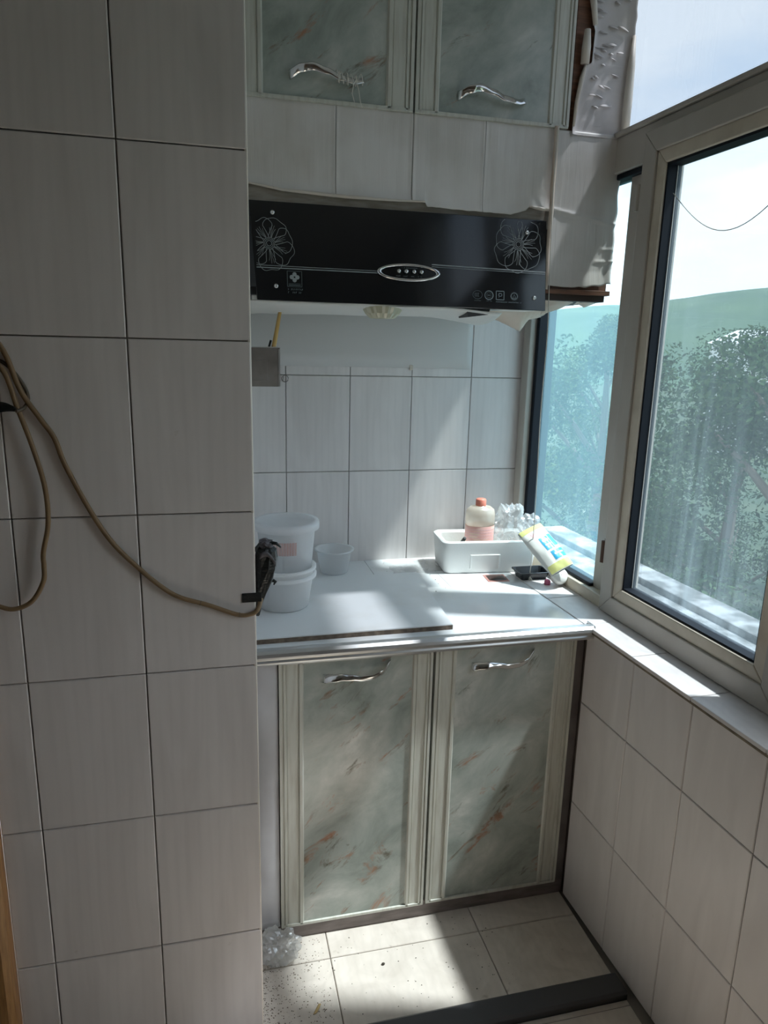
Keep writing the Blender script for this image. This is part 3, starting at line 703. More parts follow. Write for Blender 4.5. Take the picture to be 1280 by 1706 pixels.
# oval control panel
def ell(a, b, n=48): return [(.4115+a*math.cos(2*PI*i/n), 1.688+b*math.sin(2*PI*i/n)) for i in range(n)]
ring = MB(); n = 48; prof = [(.0805, .0215, .0), (.0800, .0210, .004), (.0760, .0180, .006), (.0700, .0150, .0045), (.0690, .0145, .0)]
vs_ = []
for a, b, l in prof: vs_ += [hp(x, z, l) for x, z in ell(a, b, n)]
ring.add(vs_, [(i*n+k, i*n+(k+1) % n, (i+1)*n+(k+1) % n, (i+1)*n+k) for i in range(len(prof)-1) for k in range(n)])
ov = ring.build('control_ring', 'chrome', hd, smooth=True)
MB().add([hp(x, z, .0012) for x, z in ell(.0698, .0150, n)], [tuple(range(n))]).build('control_face', 'hood_glass', ov)
for x in (.385, .404, .4235, .4425):
    b_ = MB(); c = hp(x, 1.690, .001); yv = Vector((0, -1, 0))
    pr = [(.0062, 0), (.0062, .003), (.0048, .005), (.0044, .008), (.003, .0095), (.0002, .0098)]
    vs_ = [c+yv*h+Vector((r*math.cos(2*PI*k/16), 0, r*math.sin(2*PI*k/16))) for r, h in pr for k in range(16)]
    b_.add(vs_, [(i*16+k, i*16+(k+1) % 16, (i+1)*16+(k+1) % 16, (i+1)*16+k) for i in range(len(pr)-1) for k in range(16)])
    b_.build('push_button', 'chrome', ov, smooth=True)
tx = MB(); rt = random.Random(5)
def scribble(mb, x0, x1, z, h, step=.0028, w=.0006, lift=.0014):   # unreadably small print
    x = x0
    while x < x1:
        k = rt.random()
        if k < .85:
            ribbon(mb, [(x, z), (x+step*.1, z+h)], w, lift)
            ribbon(mb, [(x, z+h*rt.random()), (x+step*.6, z+h*rt.random())], w, lift)
        x += step
scribble(tx, .394, .432, 1.6975, .0025, .0022)
for x in (.380, .398, .4175, .435): scribble(tx, x, x+.010, 1.6775, .003)
tx.build('control_print', 'print_dim', ov)
for x, z in ((.084, 1.807), (.089, 1.643), (.722, 1.800), (.744, 1.641)):
    c = hp(x, z, .0); pr = [(.0055, 0), (.0055, .002), (.004, .0042), (.0018, .0046), (.0012, .0030), (.0001, .003)]
    vs_ = [c+Vector((r*math.cos(2*PI*k/14), -h, r*math.sin(2*PI*k/14))) for r, h in pr for k in range(14)]
    MB().add(vs_, [(i*14+k, i*14+(k+1) % 14, (i+1)*14+(k+1) % 14, (i+1)*14+k) for i in range(len(pr)-1) for k in range(14)]).build('screw', 'chrome', hd, smooth=True)
# maker's square with four-petal emblem
lg_ = MB(); x0, x1, z0, z1 = .1155, .1495, 1.643, 1.678
for a, b in (((x0, z0), (x1, z0)), ((x1, z0), (x1, z1)), ((x1, z1), (x0, z1)), ((x0, z1), (x0, z0))): ribbon(lg_, [a, b], .0008)
ribbon(lg_, [(x0+.003, 1.6495), (x1-.003, 1.6495)], .0008); ribbon(lg_, [(x0+.003, 1.6462), (x1-.003, 1.6462)], .0014)
lg_.build('emblem_frame', 'print_dim', fp)
em = MB()
for a in (0, PI/2, PI, 3*PI/2):
    c = (.1325+.0066*math.cos(a), 1.6645+.0066*math.sin(a))
    pts = [hp(c[0]+.0050*math.cos(2*PI*i/20), c[1]+.0050*math.sin(2*PI*i/20), .0007) for i in range(20)]
    em.add(pts, [tuple(range(20))])
em.build('emblem', 'print_grey', fp)
t2 = MB(); scribble(t2, .117, .150, 1.6345, .0045, .0036, .0007, .0007); scribble(t2, .117, .150, 1.6275, .0045, .0036, .0007, .0007); t2.build('small_print', 'print_dim', fp)
# certification marks
ce = MB()
def ering(mb, cx, cz, a, b, w, n=28): ribbon(mb, [(cx+a*math.cos(2*PI*i/n), cz+b*math.sin(2*PI*i/n)) for i in range(n+1)], w)
ering(ce, .590, 1.643, .0125, .0100, .0009)
for k in range(3):
    cx = .5865+.0042*k; ribbon(ce, [(cx+.0035*math.cos(a), 1.643+.0050*math.sin(a)) for a in [PI*.62+PI*.76*i/10 for i in range(11)]], .0013)
ering(ce, .6205, 1.643, .0110, .0105, .0026); ering(ce, .6205, 1.643, .0065, .0062, .0006); ribbon(ce, [(.6165, 1.643), (.6245, 1.643)], .0015)
for a, b in (((.640, 1.633), (.661, 1.633)), ((.661, 1.633), (.661, 1.654)), ((.661, 1.654), (.640, 1.654)), ((.640, 1.654), (.640, 1.633))): ribbon(ce, [a, b], .0018)
ering(ce, .651, 1.645, .0045, .0035, .0014); ribbon(ce, [(.6475, 1.650), (.6475, 1.638)], .001)
ering(ce, .689, 1.643, .0085, .0080, .0015)
for i in range(24):
    a = 2*PI*i/24; ribbon(ce, [(.689+.0098*math.cos(a), 1.643+.0094*math.sin(a)), (.689+.0112*math.cos(a), 1.643+.0108*math.sin(a))], .0006)
ribbon(ce, [(.685, 1.640), (.689, 1.6475), (.693, 1.640)], .0011); ribbon(ce, [(.684, 1.6385), (.694, 1.6385)], .0012)
scribble(ce, .582, .598, 1.6275, .003, .0026, .0006, .0007); scribble(ce, .614, .628, 1.6275, .003, .0026, .0006, .0007); scribble(ce, .640, .712, 1.6262, .003, .0026, .0006, .0007)
ce.build('approval_marks', 'print_dim', fp)
# underside: pale pan, sagging film and the lamp cover
MB().box(.034, .770, -.425, -.006, 1.612, 1.622).build('underside', 'hood_white', hd)
def sag(u, v):
    x = .018+.655*u; y = -.415+.375*v
    z = 1.6105-.020*math.sin(PI*v)**.6*(.55+.45*math.cos(PI*u*.5))-.024*max(0, (u-.80)/.2)*math.sin(PI*min(1, v+.1))-.003*noise.noise((u*6, v*4, 2))
    if u < .08: z -= .012*(1-u/.08)*v
    return (x, y, z)
MB().grid(sag, 40, 16).build('underside_film', 'hood_white', hd, smooth=True, solid=.0008)
MB().hexa([(.585, -.40, 1.590), (.640, -.40, 1.598), (.640, -.33, 1.598), (.585, -.33, 1.590), (.58, -.40, 1.612), (.645, -.40, 1.612), (.645, -.33, 1.612), (.58, -.33, 1.612)]).build('vent_box', 'hood_metal', hd)
lm = MB(); ns = 40
for zz in ((.0, .0535, .0335), (-.012, .046, .029), (-.030, .031, .021)): pass
prof = [(.0535, 1.612), (.0530, 1.607), (.0440, 1.592), (.0330, 1.5815), (.0300, 1.580), (.0, 1.5795)]
vs_ = []
for r, z in prof:
    for k in range(ns):
        a = 2*PI*k/ns; rr = r*(1+(.02 if k % 2 else -.02)*(r > .001)); vs_.append((.362+rr*math.cos(a), -.380+rr*.62*math.sin(a), z))
lm.add(vs_, [(i*ns+k, i*ns+(k+1) % ns, (i+1)*ns+(k+1) % ns, (i+1)*ns+k) for i in range(len(prof)-1) for k in range(ns)])
lm.build('lamp_cover', 'lamp_glass', hd)

# ================================================================ THINGS ON AND AROUND THE WORKTOP
def smooth_path(P, n=10):
    P = [Vector(p) for p in P]; out = []
    for i in range(len(P)-1):
        a, b, c, d = P[max(i-1, 0)], P[i], P[i+1], P[min(i+2, len(P)-1)]
        for k in range(n):
            t = k/n; out.append(.5*((2*b)+(c-a)*t+(2*a-5*b+4*c-d)*t*t+(3*b-a-3*c+d)*t**3))
    return out+[P[-1]]
def crumple(name, m, c, r, seed, amp=.35, sub=4, parent=None, flat=None, fr=3.0):
    bm = bmesh.new(); bmesh.ops.create_icosphere(bm, subdivisions=sub, radius=1)
    mb = MB(); vs_ = []
    for v in bm.verts:
        p = v.co.copy(); k = 1+amp*noise.noise(p*fr*.6+Vector((seed, 0, 0)))+amp*.6*abs(noise.noise(p*fr*1.7+Vector((0, seed, 0))))-amp*.5*abs(noise.noise(p*fr*3+Vector((0, 0, seed))))
        q = Vector((p.x*r[0]*k, p.y*r[1]*k, p.z*r[2]*k))+Vector(c)
        if flat is not None: q.z = max(q.z, flat+.0008*abs(noise.noise(p*9)))
        vs_.append(q)
    mb.add(vs_, [tuple(v.index for v in f.verts) for f in bm.faces]); bm.free()
    return mb.build(name, m, parent)

BT = .8345
# bucket with a clear tub standing in it
bk_ = thing('plastic_bucket', 'white plastic bucket standing on the white board beside the tiled wall edge', 'bucket', (.105, -.40, BT))
MB().lathe([(.001, .001), (.062, .001), (.066, .004), (.080, .103), (.086, .105), (.086, .112), (.079, .113), (.075, .108), (.062, .006), (.001, .006)], (.105, -.40, BT), 40).build('pail', 'bucket', bk_, smooth=True)
MB().lathe([(.0805, .082), (.086, .083), (.087, .092), (.081, .094)], (.105, -.40, BT), 40).build('rim_band', 'bucket', bk_, smooth=True)
tb = thing('clear_tub', 'clear plastic tub with a faded red print and lid nested in the white bucket', 'tub', (.115, -.38, BT+.05))
MB().lathe([(.001, .0), (.060, .0), (.063, .004), (.076, .150), (.079, .152), (.079, .156), (.074, .156), (.061, .006), (.001, .004)], (.115, -.38, BT+.062), 40).build('tub_wall', 'clear_plastic', tb, smooth=True)
MB().lathe([(.001, .160), (.070, .160), (.072, .166), (.0855, .166), (.087, .158), (.0865, .146), (.083, .146)], (.115, -.38, BT+.062), 40).build('lid', 'lid_plastic', tb, smooth=True)
pm = MB(); 
for k in range(9):
    a = -PI/2-.55+.09*k
    a2 = a+.08
    pm.add([(.115+.0735*math.cos(a), -.38+.0735*math.sin(a), BT+.15), (.115+.0735*math.cos(a2), -.38+.0735*math.sin(a2), BT+.15), (.115+.0765*math.cos(a2), -.38+.0765*math.sin(a2), BT+.185), (.115+.0765*math.cos(a), -.38+.0765*math.sin(a), BT+.185)], [(0, 1, 2, 3)])
pm.build('printed_mark', 'packet_red', tb)
cb = MB().lathe([(.001, .001), (.040, .001), (.043, .004), (.054, .070), (.062, .072), (.062, .076), (.053, .075), (.042, .006), (.001, .004)], (.292, -.10, .820), 36).build('clear_bowl', 'clear_plastic', smooth=True)
tag(cb, 'empty clear plastic bowl behind the bucket against the tiled wall', 'bowl')
cf = MB().grid(lambda u, v: (.47+.17*u+.02*noise.noise((v*3, u*2, 5)), -.155+.125*v+.02*noise.noise((u*3, v*2, 8)), .8215+.006*abs(noise.noise((u*7, v*6, 3)))*min(1, 8*u*(1-u)*v*(1-v)*4)+.0005), 26, 20).build('plastic_sheet', 'clear_bag', smooth=False)
tag(cf, 'loose scrap of clear plastic film lying flat on the worktop beside the foam box', 'plastic film')

# foam box
fbx = thing('foam_box', 'white polystyrene foam box standing in the corner of the worktop', 'foam box', (.785, -.122, .82))
def rr(a, b, r, z, n=6):
    out = []
    for cx, cy, a0 in ((a-r, b-r, 0), (-a+r, b-r, PI/2), (-a+r, -b+r, PI), (a-r, -b+r, 3*PI/2)):
        for k in range(n+1): t = a0+PI/2*k/n; out.append((cx+r*math.cos(t), cy+r*math.sin(t), z))
    return out
loops = [rr(0.138, .066, .018, .003), rr(0.142, .070, .020, 0.0), rr(0.146, .074, .022, .006), rr(0.154, .081, .022, .096), rr(0.154, .081, .022, .101), rr(0.148, .075, .018, .105), rr(0.145, .072, .017, .105), rr(0.143, .070, .016, .098), rr(0.137, .064, .015, .098), rr(0.133, .060, .014, .016)]
L_ = len(loops[0]); mb = MB(); vs_ = [v for l in loops for v in l]
ca, sa_ = math.cos(math.radians(-5)), math.sin(math.radians(-5))
def fbt(v): return (.780+v[0]*ca-v[1]*sa_, -.122+v[0]*sa_+v[1]*ca, .8205+v[2])
mb.add(vs_, [(i*L_+k, i*L_+(k+1) % L_, (i+1)*L_+(k+1) % L_, (i+1)*L_+k) for i in range(len(loops)-1) for k in range(L_)]+[tuple(range(L_-1, -1, -1)), tuple((len(loops)-1)*L_+k for k in range(L_))])
mb.map(fbt); mb.build('box_wall', 'foam', fbx, smooth=True).modifiers.new('ws', 'EDGE_SPLIT').split_angle = math.radians(50)
fr_ = MB()     # shallow raised panel frame on the long side
for (x0, x1, z0, z1) in ((-.062, .030, .058, .062), (-.066, -.060, .016, .062), (.026, .032, .016, .062)):
    fr_.box(x0, x1, -.083+.0, -.074, z0, z1)
fr_.map(lambda v: fbt((v[0], v[1]+.0055*(1-v[2]/.096), v[2]))).build('moulded_panel', 'foam', fbx, bevel=.0015)
# oil bottle in the foam box
ob = thing('oil_bottle', 'clear oil bottle with pink label and red cap standing in the foam box', 'bottle', (.765, -.115, .838))
MB().lathe([(.001, .0), (.043, .0), (.047, .005), (.047, .060), (.0455, .064), (.0455, .122), (.048, .126), (.048, .158), (.045, .172), (.034, .181), (.0165, .185), (.0155, .190)], (.765, -.115, .8375), 32, 1.0, .8).build('bottle_wall', 'oil_bottle', ob, smooth=True)
MB().lathe([(.001, .003), (.041, .003), (.0445, .008), (.0445, .1), (.001, .1)], (.765, -.115, .8375), 32, 1.0, .8).build('oil', 'oil', ob, smooth=True)
MB().lathe([(.0475, .062), (.0478, .064), (.0478, .120), (.0475, .122)], (.765, -.115, .8375), 32, 1.0, .8).build('label', 'red_label', ob, smooth=True)
MB().lathe([(.001, .207), (.014, .207), (.0165, .204), (.0170, .186), (.0165, .184), (.001, .184)], (.765, -.115, .8375), 24).build('cap', 'red_cap', ob, smooth=True)
bl = MB(); 
for k in range(5): bl.lathe([(.0481, .074+.009*k), (.0482, .0755+.009*k), (.0481, .077+.009*k)], (.765, -.115, .8375), 32, 1.0, .8)
bl.build('label_print', 'pack_pink', ob.children[2])
crumple('plastic_bag', 'clear_bag', (.872, -.118, .952), (.052, .042, .070), 2.2, .45)
tag(bpy.data.objects['plastic_bag'], 'crumpled clear plastic bag stuffed in the foam box beside the oil bottle', 'plastic bag')
lt = MB().tube([(.683, -.158, .905), (.690, -.176, .928), (.692, -.180, .935)], [.005, .006, .005], 8).build('lighter', 'black'); tag(lt, 'small black stub poking over the rim of the foam box', 'lighter')
# seasoning pack leaning from the box to the window frame
pk = thing('seasoning_pack', 'white and blue printed pouch with yellow ends leaning on the foam box', 'pouch', (.90, -.33, .86))
TL, TR, BL, BR = Vector((.820, -.285, .968)), Vector((.908, -.255, .992)), Vector((.886, -.392, .868)), Vector((.958, -.385, .900))
nrm = (TR-TL).cross(BL-TL).normalized()
if nrm.y > 0: nrm = -nrm
def pkp(u, v, side): 
    p = (TL*(1-u)+TR*u)*(1-v)+(BL*(1-u)+BR*u)*v
    h = .021*(max(0, math.sin(PI*u))**.45)*(max(0, math.sin(PI*(.06+.90*v)))**.45)
    return p+nrm*side*h+nrm*.0015*noise.noise((u*6, v*6, side))
def pack_patch(u0, u1, v0, v1, name, m, par, lift=0, nu=16, nv=16):
    mb = MB(); mb.grid(lambda u, v: pkp(u0+(u1-u0)*u, v0+(v1-v0)*v, 1)+nrm*lift, nu, nv)
    return mb.build(name, m, par, smooth=True)
pb = MB(); pb.grid(lambda u, v: pkp(u, v, 1), 20, 28); pb.grid(lambda u, v: pkp(u, v, -1), 20, 28)
pw = pb.build('pouch', 'pack_white', pk, smooth=True)
pack_patch(.03, .97, .0, .10, 'yellow_end', 'pack_yellow', pw, .0006)
pack_patch(.03, .97, .84, .99, 'yellow_end', 'pack_yellow', pw, .0006)
pack_patch(.36, .70, .30, .58, 'blue_print', 'pack_blue', pw, .0006)
pack_patch(.42, .96, .62, .80, 'blue_print', 'pack_blue', pw, .0006)
pack_patch(.74, .92, .28, .55, 'blue_print', 'pack_blue', pw, .0006)
pack_patch(.25, .90, .15, .24, 'pink_print', 'pack_pink', pw, .0006)
pack_patch(.42, .66, .36, .40, 'white_print', 'pack_white', pw, .0011, 6, 3); pack_patch(.42, .66, .46, .49, 'white_print', 'pack_white', pw, .0011, 6, 3); pack_patch(.50, .90, .68, .71, 'white_print', 'pack_white', pw, .0011, 6, 3)
crumple('loose_wrap', 'clear_bag', (.884, -.232, .990), (.030, .020, .028), 5.1, .4, 3); tag(bpy.data.objects['loose_wrap'], 'torn wisp of clear wrap above the leaning white pouch', 'plastic wrap')
# black tray, sachet, cap, lid
tr = thing('black_tray', 'shallow black plastic tray on the worktop in front of the foam box', 'tray', (.885, -.265, .82))
def trect(a, b, r, z): return [(x*1.0+.885+.0, y-.262, z+.8205) for x, y, _ in rr(a, b, r, 0)]
lp_ = [trect(.040, .026, .008, .0), trect(.049, .034, .010, .024), trect(.053, .038, .011, .024), trect(.053, .038, .011, .0265), trect(.048, .033, .010, .0265), trect(.039, .025, .008, .003)]
Lq = len(lp_[0]); MB().add([v for l in lp_ for v in l], [(i*Lq+k, i*Lq+(k+1) % Lq, (i+1)*Lq+(k+1) % Lq, (i+1)*Lq+k) for i in range(5) for k in range(Lq)]+[tuple(range(Lq-1, -1, -1)), tuple(5*Lq+k for k in range(Lq))]).build('tray_shell', 'tray_black', tr)
sc = thing('sauce_sachet', 'small dark sauce sachet in reddish film lying before the foam box', 'sachet', (.775, -.25, .82))
def quad(c, w, d, a): return [(c[0]+x*math.cos(a)-y*math.sin(a), c[1]+x*math.sin(a)+y*math.cos(a)) for x, y in ((-w, -d), (w, -d), (w, d), (-w, d))]
slab(MB(), quad((.775, -.248), .034, .034, -.1), .8203, .8212).build('film_border', 'packet_red', sc)
Q = quad((.777, -.246), .028, .025, -.1)
MB().grid(lambda u, v: ((Q[0][0]*(1-u)+Q[1][0]*u)*(1-v)+(Q[3][0]*(1-u)+Q[2][0]*u)*v, (Q[0][1]*(1-u)+Q[1][1]*u)*(1-v)+(Q[3][1]*(1-u)+Q[2][1]*u)*v, .8212+.005*(math.sin(PI*u)*math.sin(PI*v))**.5), 12, 12).build('sauce', 'packet_dark', sc, smooth=True)
pc = MB().lathe([(.001, .016), (.006, .016), (.009, .012), (.010, .0), (.001, .0)], (.905, -.335, .8215), 18); tag(pc.build('bottle_cap', 'pink_cap', smooth=True), 'tiny pink bottle cap beside the white jar lid', 'bottle cap')
jl = MB().lathe([(.001, .0), (.020, .0), (.024, .004), (.025, .024), (.021, .030), (.001, .031)], (0, 0, 0), 28)
rotm = Matrix.Rotation(math.radians(55), 3, 'X') @ Matrix.Rotation(.4, 3, 'Z')
jl.map(lambda v: rotm @ v+Vector((.934, -.338, .8425))); tag(jl.build('jar_lid', 'white_cap', smooth=True), 'white round lid tipped against the window frame under the leaning pouch', 'lid')
# hanging cord at the right of the hood
cp = smooth_path([(.783, -.435, 2.046), (.782, -.4350, 1.884), (.790, -.4350, 1.668), (.798, -.428, 1.548), (.817, -.385, 1.323), (.844, -.340, 1.092), (.862, -.305, .898), (.867, -.292, .850), (.869, -.290, .8225)], 8)
cd = thing('hanging_cable', 'thin white cord hanging past the right end of the hood to the worktop', 'cord', (.869, -.29, .82))
MB().tube(cp, .0013, 6).build('cord', 'string', cd, smooth=True)
fy = MB()
for k in range(7):
    a = k*.9; fy.tube([(.868, -.291, .838), (.868+.004*math.cos(a), -.291+.004*math.sin(a), .829), (.869+.008*math.cos(a), -.290+.008*math.sin(a), .8215)], .0011, 5)
fy.build('frayed_end', 'string', cd)
# utensil holder
uh = thing('utensil_holder', 'small brushed steel utensil holder fixed to the niche wall under the hood', 'utensil holder', (.055, -.27, 1.40))
mh = MB(); x0, x1, y0, y1, z0, z1, w = .002, .110, -.302, -.235, 1.402, 1.502, .0012
mh.box(x0, x1, y0, y0+w, z0, z1); mh.box(x0, x1, y1-w, y1, z0, z1); mh.box(x1-w, x1, y0+w, y1-w, z0, z1); mh.box(x0, x0+w, y0+w, y1-w, z0, z1); mh.box(x0+w, x1-w, y0+w, y1-w, z0, z0+w)
hb = mh.build('holder_box', 'steel_dull', uh)
MB().tube([(x0, y0-.001, z1), (x1, y0-.001, z1), (x1+.001, y1, z1)], .0015, 6).build('rim', 'steel', uh)
MB().box(x1-.004, x1+.0008, y0-.0012, y0, z0, z1-.004).build('corner_fold', 'steel', uh)
for zz in (1.475, 1.430):
    MB().box(.018, .020, y0-.001, y0, zz-.010, zz+.010).build('slot', 'black', uh); 
MB().box(.026, .078, y0-.0008, y0, 1.418, 1.470).build('reflector_plate', 'steel_dull', uh, bevel=.0004)
stk = MB().tube([(.080, -.262, 1.405), (.098, -.258, 1.50), (.119, -.253, 1.606)], [.0045, .0060, .0042], 10).build('wooden_chopstick', 'wood_stick', smooth=True); tag(stk, 'pale wooden stick standing in the steel utensil holder', 'stick')
bs = MB().tube([(.076, -.250, 1.405), (.088, -.246, 1.505), (.0925, -.2455, 1.520)], .003, 8); tag(bs.build('dark_stick', 'black', smooth=True), 'short dark utensil tip beside the wooden stick in the holder', 'utensil')
hk = MB().tube([(.154+.010*math.cos(a), -.004-.002*math.sin(a), 1.409+.010*math.sin(a)) for a in [2*PI*i/20 for i in range(20)]], .0010, 6)
hk.tube([(.150, -.004, 1.416), (.147, -.006, 1.402), (.156, -.006, 1.399)], .0010, 6); tag(hk.build('wire_hook', 'steel_dull'), 'small curled wire hook on the tiles beside the utensil holder', 'hook')

# cables on the projecting wall
YC = -.9305
def twin(mb, pts, r): return mb.tube(smooth_path(pts, 8), r, 8)
c1 = thing('power_cable', 'long brown cable sagging across the tiled wall to the black taped bundle', 'cable', (-.2, YC, 1.1))
twin(MB(), [(-.445, YC, 1.565), (-.39, YC, 1.499), (-.366, YC-.002, 1.429), (-.340, YC-.001, 1.383), (-.322, YC, 1.352), (-.308, YC, 1.305), (-.275, YC, 1.228), (-.243, YC, 1.170), (-.203, YC, 1.122), (-.165, YC, 1.084), (-.134, YC, 1.062), (-.085, YC, 1.044), (-.034, YC, 1.022), (-.010, YC, 1.0205), (.004, YC+.004, 1.027), (.012, YC+.022, 1.042)], .0043).build('sheath', 'cable', c1, smooth=True)
for p, q in (((-.0995, YC, 1.0492), (-.0985, YC, 1.0488)), ((-.030, YC, 1.0214), (-.0292, YC, 1.0213))):
    MB().tube([p, q], .0047, 8).build('crack', 'cable_dark', c1)
YD = -.939
c2 = thing('loop_cable', 'second brown cable hanging in a loop on the tiled wall', 'cable', (-.36, YD, 1.2))
twin(MB(), [(-.47, YD, 1.52), (-.425, YD, 1.49), (-.388, YD, 1.462), (-.371, YD, 1.401), (-.354, YD, 1.338), (-.341, YD, 1.272), (-.3405, YD, 1.211), (-.352, YD, 1.159), (-.353, YD, 1.135), (-.356, YD, 1.108), (-.376, YD, 1.074), (-.405, YD, 1.061), (-.432, YD, 1.069), (-.47, YD, 1.09)], .0041).build('sheath', 'cable', c2, smooth=True)
c3 = thing('tied_wire', 'dark wire loop tied behind the two brown cables with a black tape tail', 'wire', (-.38, -.933, 1.43))
twin(MB(), [(-.44, -.926, 1.490), (-.391, -.926, 1.474), (-.366, -.9255, 1.444), (-.357, -.926, 1.418), (-.362, -.934, 1.402), (-.372, -.946, 1.397)], .0030).build('wire', 'cable_dark', c3, smooth=True)
MB().grid(lambda u, v: (-.372-.075*u, -.944+.012*u+.003*math.sin(5*u), 1.399+.004*u+(v-.5)*(.006+.012*math.sin(PI*min(1, u*1.1)))+.003*math.sin(7*u)), 14, 4).build('tape_tail', 'tape', c3, smooth=True, solid=.0015)
# taped bundle at the wall edge
tbn = thing('taped_bundle', 'bundle of black taped wires at the edge of the tiled wall', 'tape bundle', (.02, -.90, 1.09))
ctr = [(.006, 1.005, .004), (.008, 1.030, .007), (.013, 1.050, .011), (.018, 1.075, .0155), (.022, 1.100, .019), (.024, 1.120, .0205), (.023, 1.135, .020), (.020, 1.143, .014)]
nb = 18; vs_ = []
for x, z, r in ctr:
    for k in range(nb):
        a = 2*PI*k/nb; q = r*(1+.22*noise.noise((math.cos(a)*2.2, math.sin(a)*2.2, z*60)))
        vs_.append((max(.0022, x+q*math.cos(a)), -.897+q*math.sin(a), z+.004*noise.noise((a, z*40, 2))))
MB().add(vs_, [(i*nb+k, i*nb+(k+1) % nb, (i+1)*nb+(k+1) % nb, (i+1)*nb+k) for i in range(len(ctr)-1) for k in range(nb)]+[tuple(range(nb-1, -1, -1)), tuple((len(ctr)-1)*nb+k for k in range(nb))]).build('wrapped_tape', 'tape', tbn)
crumple('tape_knot', 'tape_grey', (.022, -.903, 1.147), (.014, .012, .010), 4.4, .4, 3, tbn)
MB().grid(lambda u, v: (.010+.030*u, -.9195+.004*u, 1.128+.012*math.sin(PI*u)-.018*u+(v-.5)*.010), 8, 2).build('grey_strap', 'tape_grey', tbn, smooth=True, solid=.001)
for p in ([(.012, -.906, 1.148), (.004, -.910, 1.142), (.0025, -.912, 1.136)], [(.030, -.905, 1.150), (.042, -.908, 1.149), (.050, -.908, 1.141)], [(.034, -.912, 1.078), (.039, -.914, 1.076), (.036, -.912, 1.070)]):
    MB().tube(p, [.004, .0032, .0015], 6).build('tape_end', 'tape', tbn)
MB().box(-.024, .012, -.9275, -.9252, 1.043, 1.061).build('tape_tab', 'tape', tbn, bevel=.0006)

# crumpled plastic on the floor, grit and crumbs
crumple('crumpled_wrap', 'clear_bag', (.056, -.690, .032), (.050, .040, .042), 9.3, .5, 4, None, .0005)
tag(bpy.data.objects['crumpled_wrap'], 'crumpled clear plastic wrap on the floor in the corner by the cabinet', 'plastic wrap')
def grit(name, m, n, area, smin, smax, seed, z=.0004, dens=None):
    rg = random.Random(seed); mb = MB()
    for _ in range(n):
        x = rg.uniform(area[0], area[1]); y = rg.uniform(area[2], area[3])
        if dens: x = area[0]+(area[1]-area[0])*rg.random()**dens
        s_ = rg.uniform(smin, smax); a = rg.uniform(0, PI)
        P = [Vector((s_*rg.uniform(.5, 1)*math.cos(a+2*PI*k/5), s_*rg.uniform(.3, .8)*math.sin(a+2*PI*k/5), 0)) for k in range(5)]
        mb.add([p+Vector((x, y, z)) for p in P]+[Vector((x, y, z+s_*.6))], [(k, (k+1) % 5, 5) for k in range(5)]+[(4, 3, 2, 1, 0)])
    o = mb.build(name, m); o['kind'] = 'stuff'; return o
tag(grit('floor_dirt', 'dirt', 900, (.003, .17, -.915, -.655), .0006, .0026, 3, dens=2.4), 'brown dirt scattered on the floor along the tiled wall', 'dirt')
tag(grit('floor_grit', 'crumb', 70, (.18, .62, -.90, -.66), .0008, .0030, 8), 'dark specks of grit scattered on the sunlit floor tiles', 'grit')
tag(grit('worktop_crumbs', 'crumb', 46, (.40, .90, -.34, -.03), .0008, .0030, 12, .8206), 'dark crumbs scattered on the worktop round the foam box', 'crumbs')
lf = MB().grid(lambda u, v: (.118+.016*u+.006*v, -.868+.024*u-.006*v*math.sin(PI*u), .0012+.004*math.sin(PI*u)*v), 6, 3).build('dry_leaf', 'leaf_litter', smooth=True, solid=.0006); tag(lf, 'curled dry yellow leaf scrap on the floor tile', 'leaf')
pbl = MB().lathe([(.001, .0), (.004, .001), (.0045, .003), (.002, .005), (.0002, .0052)], (.309, -.770, .0004), 8, 1, .8); tag(pbl.build('pebble', 'crumb'), 'dark pebble lying alone on the sunlit floor', 'pebble')

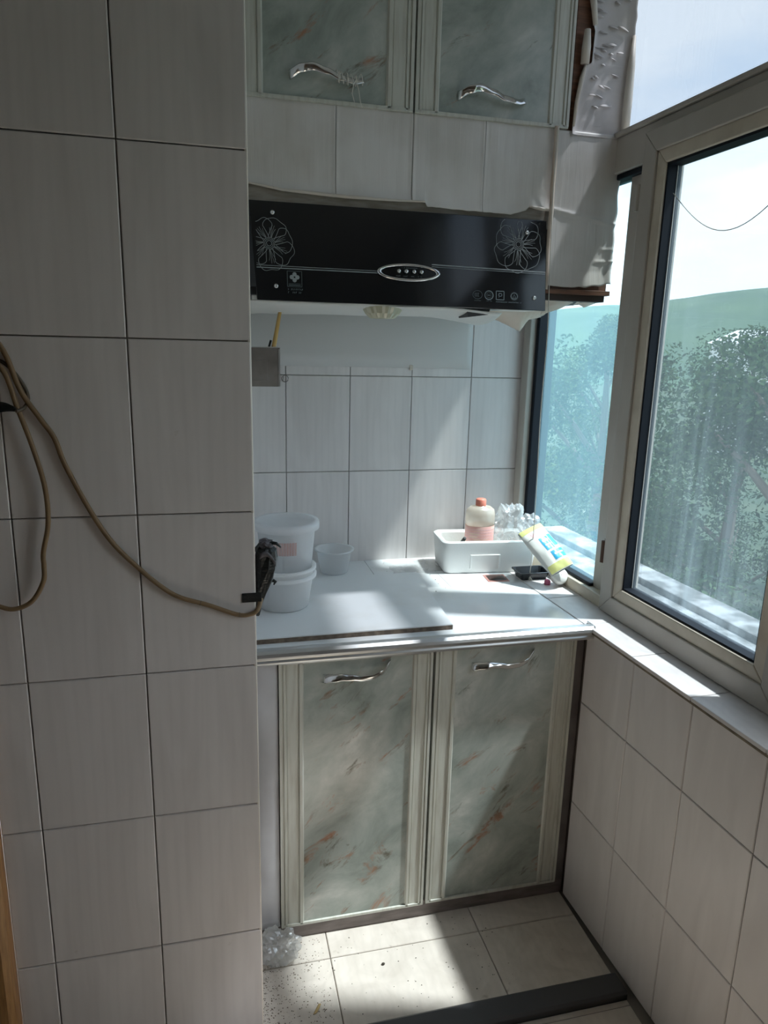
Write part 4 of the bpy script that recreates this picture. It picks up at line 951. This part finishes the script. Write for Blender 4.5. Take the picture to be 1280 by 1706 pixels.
# ================================================================ OUTSIDE
GZ = -9.0
struct(MB().box(1.3, 400, -260, 420, GZ-1, GZ).build('ground', 'ground'))
def ridge(u, v):
    az = math.radians(8+68*u); d = 240+190*v
    el = 2.6+2.0*max(0, min(1, (math.degrees(az)-24)/18))+.45*noise.noise((u*7, 0, 1))+.15*noise.noise((u*25, 0, 4))
    h = GZ+(1.5+d*math.tan(math.radians(el))-GZ)*math.sin(PI/2*min(1, v*1.02))+2.0*noise.noise((u*22, v*9, 3))*v
    return (d*math.sin(az), d*math.cos(az)-2, h)
struct(MB().grid(ridge, 110, 26).build('hills', 'hill', smooth=True))
def make_tree(name, R, H, nleaf, m, seed, ls):
    rg = random.Random(seed); t = bpy.data.objects.new(name, None); COL.objects.link(t)
    lv = []; lf_ = []
    blobs = []
    for k in range(26):
        a = rg.uniform(0, 2*PI); h = rg.random(); rr_ = R*(.95-.45*h*h)*math.sqrt(rg.random())
        blobs.append((Vector((rr_*math.cos(a), rr_*math.sin(a), H*(.18+.78*h))), R*rg.uniform(.26, .42)))
    blobs.append((Vector((0, 0, H*.97)), R*.22))
    for _ in range(nleaf):
        c, r = rg.choice(blobs)
        d = Vector((rg.gauss(0, 1), rg.gauss(0, 1), rg.gauss(0, 1))).normalized()*r*(rg.random()**.35)
        p = c+Vector((d.x, d.y, d.z*.85)); s_ = ls*rg.uniform(.6, 1.3)
        ax = Vector((rg.gauss(0, 1), rg.gauss(0, 1), rg.gauss(-.4, .7))).normalized(); bx = ax.cross(Vector((rg.gauss(0, 1), rg.gauss(0, 1), rg.gauss(0, 1)))).normalized()
        o = len(lv); lv += [p, p+ax*s_*.5+bx*s_*.22, p+ax*s_, p+ax*s_*.5-bx*s_*.22]; lf_.append((o, o+1, o+2, o+3))
    mb = MB(); mb.v = lv; mb.f = lf_
    me = bpy.data.meshes.new('foliage'); me.from_pydata([tuple(v) for v in lv], [], lf_); me.materials.append(M[m])
    f = bpy.data.objects.new('foliage', me); COL.objects.link(f); f.parent = t
    tk = MB(); tk.tube([(0, 0, 0), (.1, .05, H*.35), (-.05, .1, H*.65), (0, 0, H*.9)], [.28, .22, .13, .04], 8)
    for k in range(10):
        c, r = blobs[k]; z0 = max(H*.15, c.z-R*.6); tk.tube([(0, 0, z0), (c.x*.55, c.y*.55, z0+(c.z-z0)*.6), tuple(c)], [.10, .06, .02], 6)
    b = tk.build('trunk', 'bark'); b.parent = t
    return t
protos = [make_tree('leafy_tree', 2.9, 10.9, 26000, 'leaf', 1, .13), make_tree('leafy_tree', 2.8, 10.7, 24000, 'leaf_pale', 2, .13), make_tree('leafy_tree', 3.0, 10.7, 26000, 'leaf', 4, .14)]
lab = ['dense dark green tree growing outside the window', 'paler yellow-green tree growing outside the window', 'dense dark green tree growing outside the window']
spots = []
for d, azs in ((13, (16, 46)), (20.5, (31, 53)), (27.5, (20, 41)), (35.5, (31, 48, 15))):
    for az in azs: spots.append((d*math.sin(math.radians(az)), d*math.cos(math.radians(az))-2, (len(spots)*2+1) % 3))
first = set()
for i, (x, y, k) in enumerate(spots):
    src = protos[k]
    if k not in first: o = src; first.add(k)
    else:
        o = src.copy(); COL.objects.link(o)
        for ch in list(src.children):
            c = ch.copy(); COL.objects.link(c); c.parent = o
    o.location = (x, y, GZ); o.rotation_euler = (0, 0, i*1.7); sc_ = 1.0+.10*math.sin(i*2.1)+.015*(math.hypot(x, y)-15)
    o.scale = (1.04, 1.04, 1.0+.006*(math.hypot(x, y)-13)+.03*math.sin(i*2.1)); tag(o, lab[k], 'tree', 'pale trees outside' if k == 1 else 'dark trees outside')
hs = thing('hillside_house', 'small pale house with a grey roof among the trees below the hills', 'house', (56, 62, GZ))
MB().box(53, 60, 60, 66, GZ, 2.6).build('wall', 'house_wall', hs)
MB().extrude([(0, 0), (7.6, 0), (3.8, 1.5)], lambda p, q: (52.7+p, 59.6, 2.6+q), lambda p, q: (52.7+p, 66.4, 2.6+q)).build('roof', 'house_roof', hs)
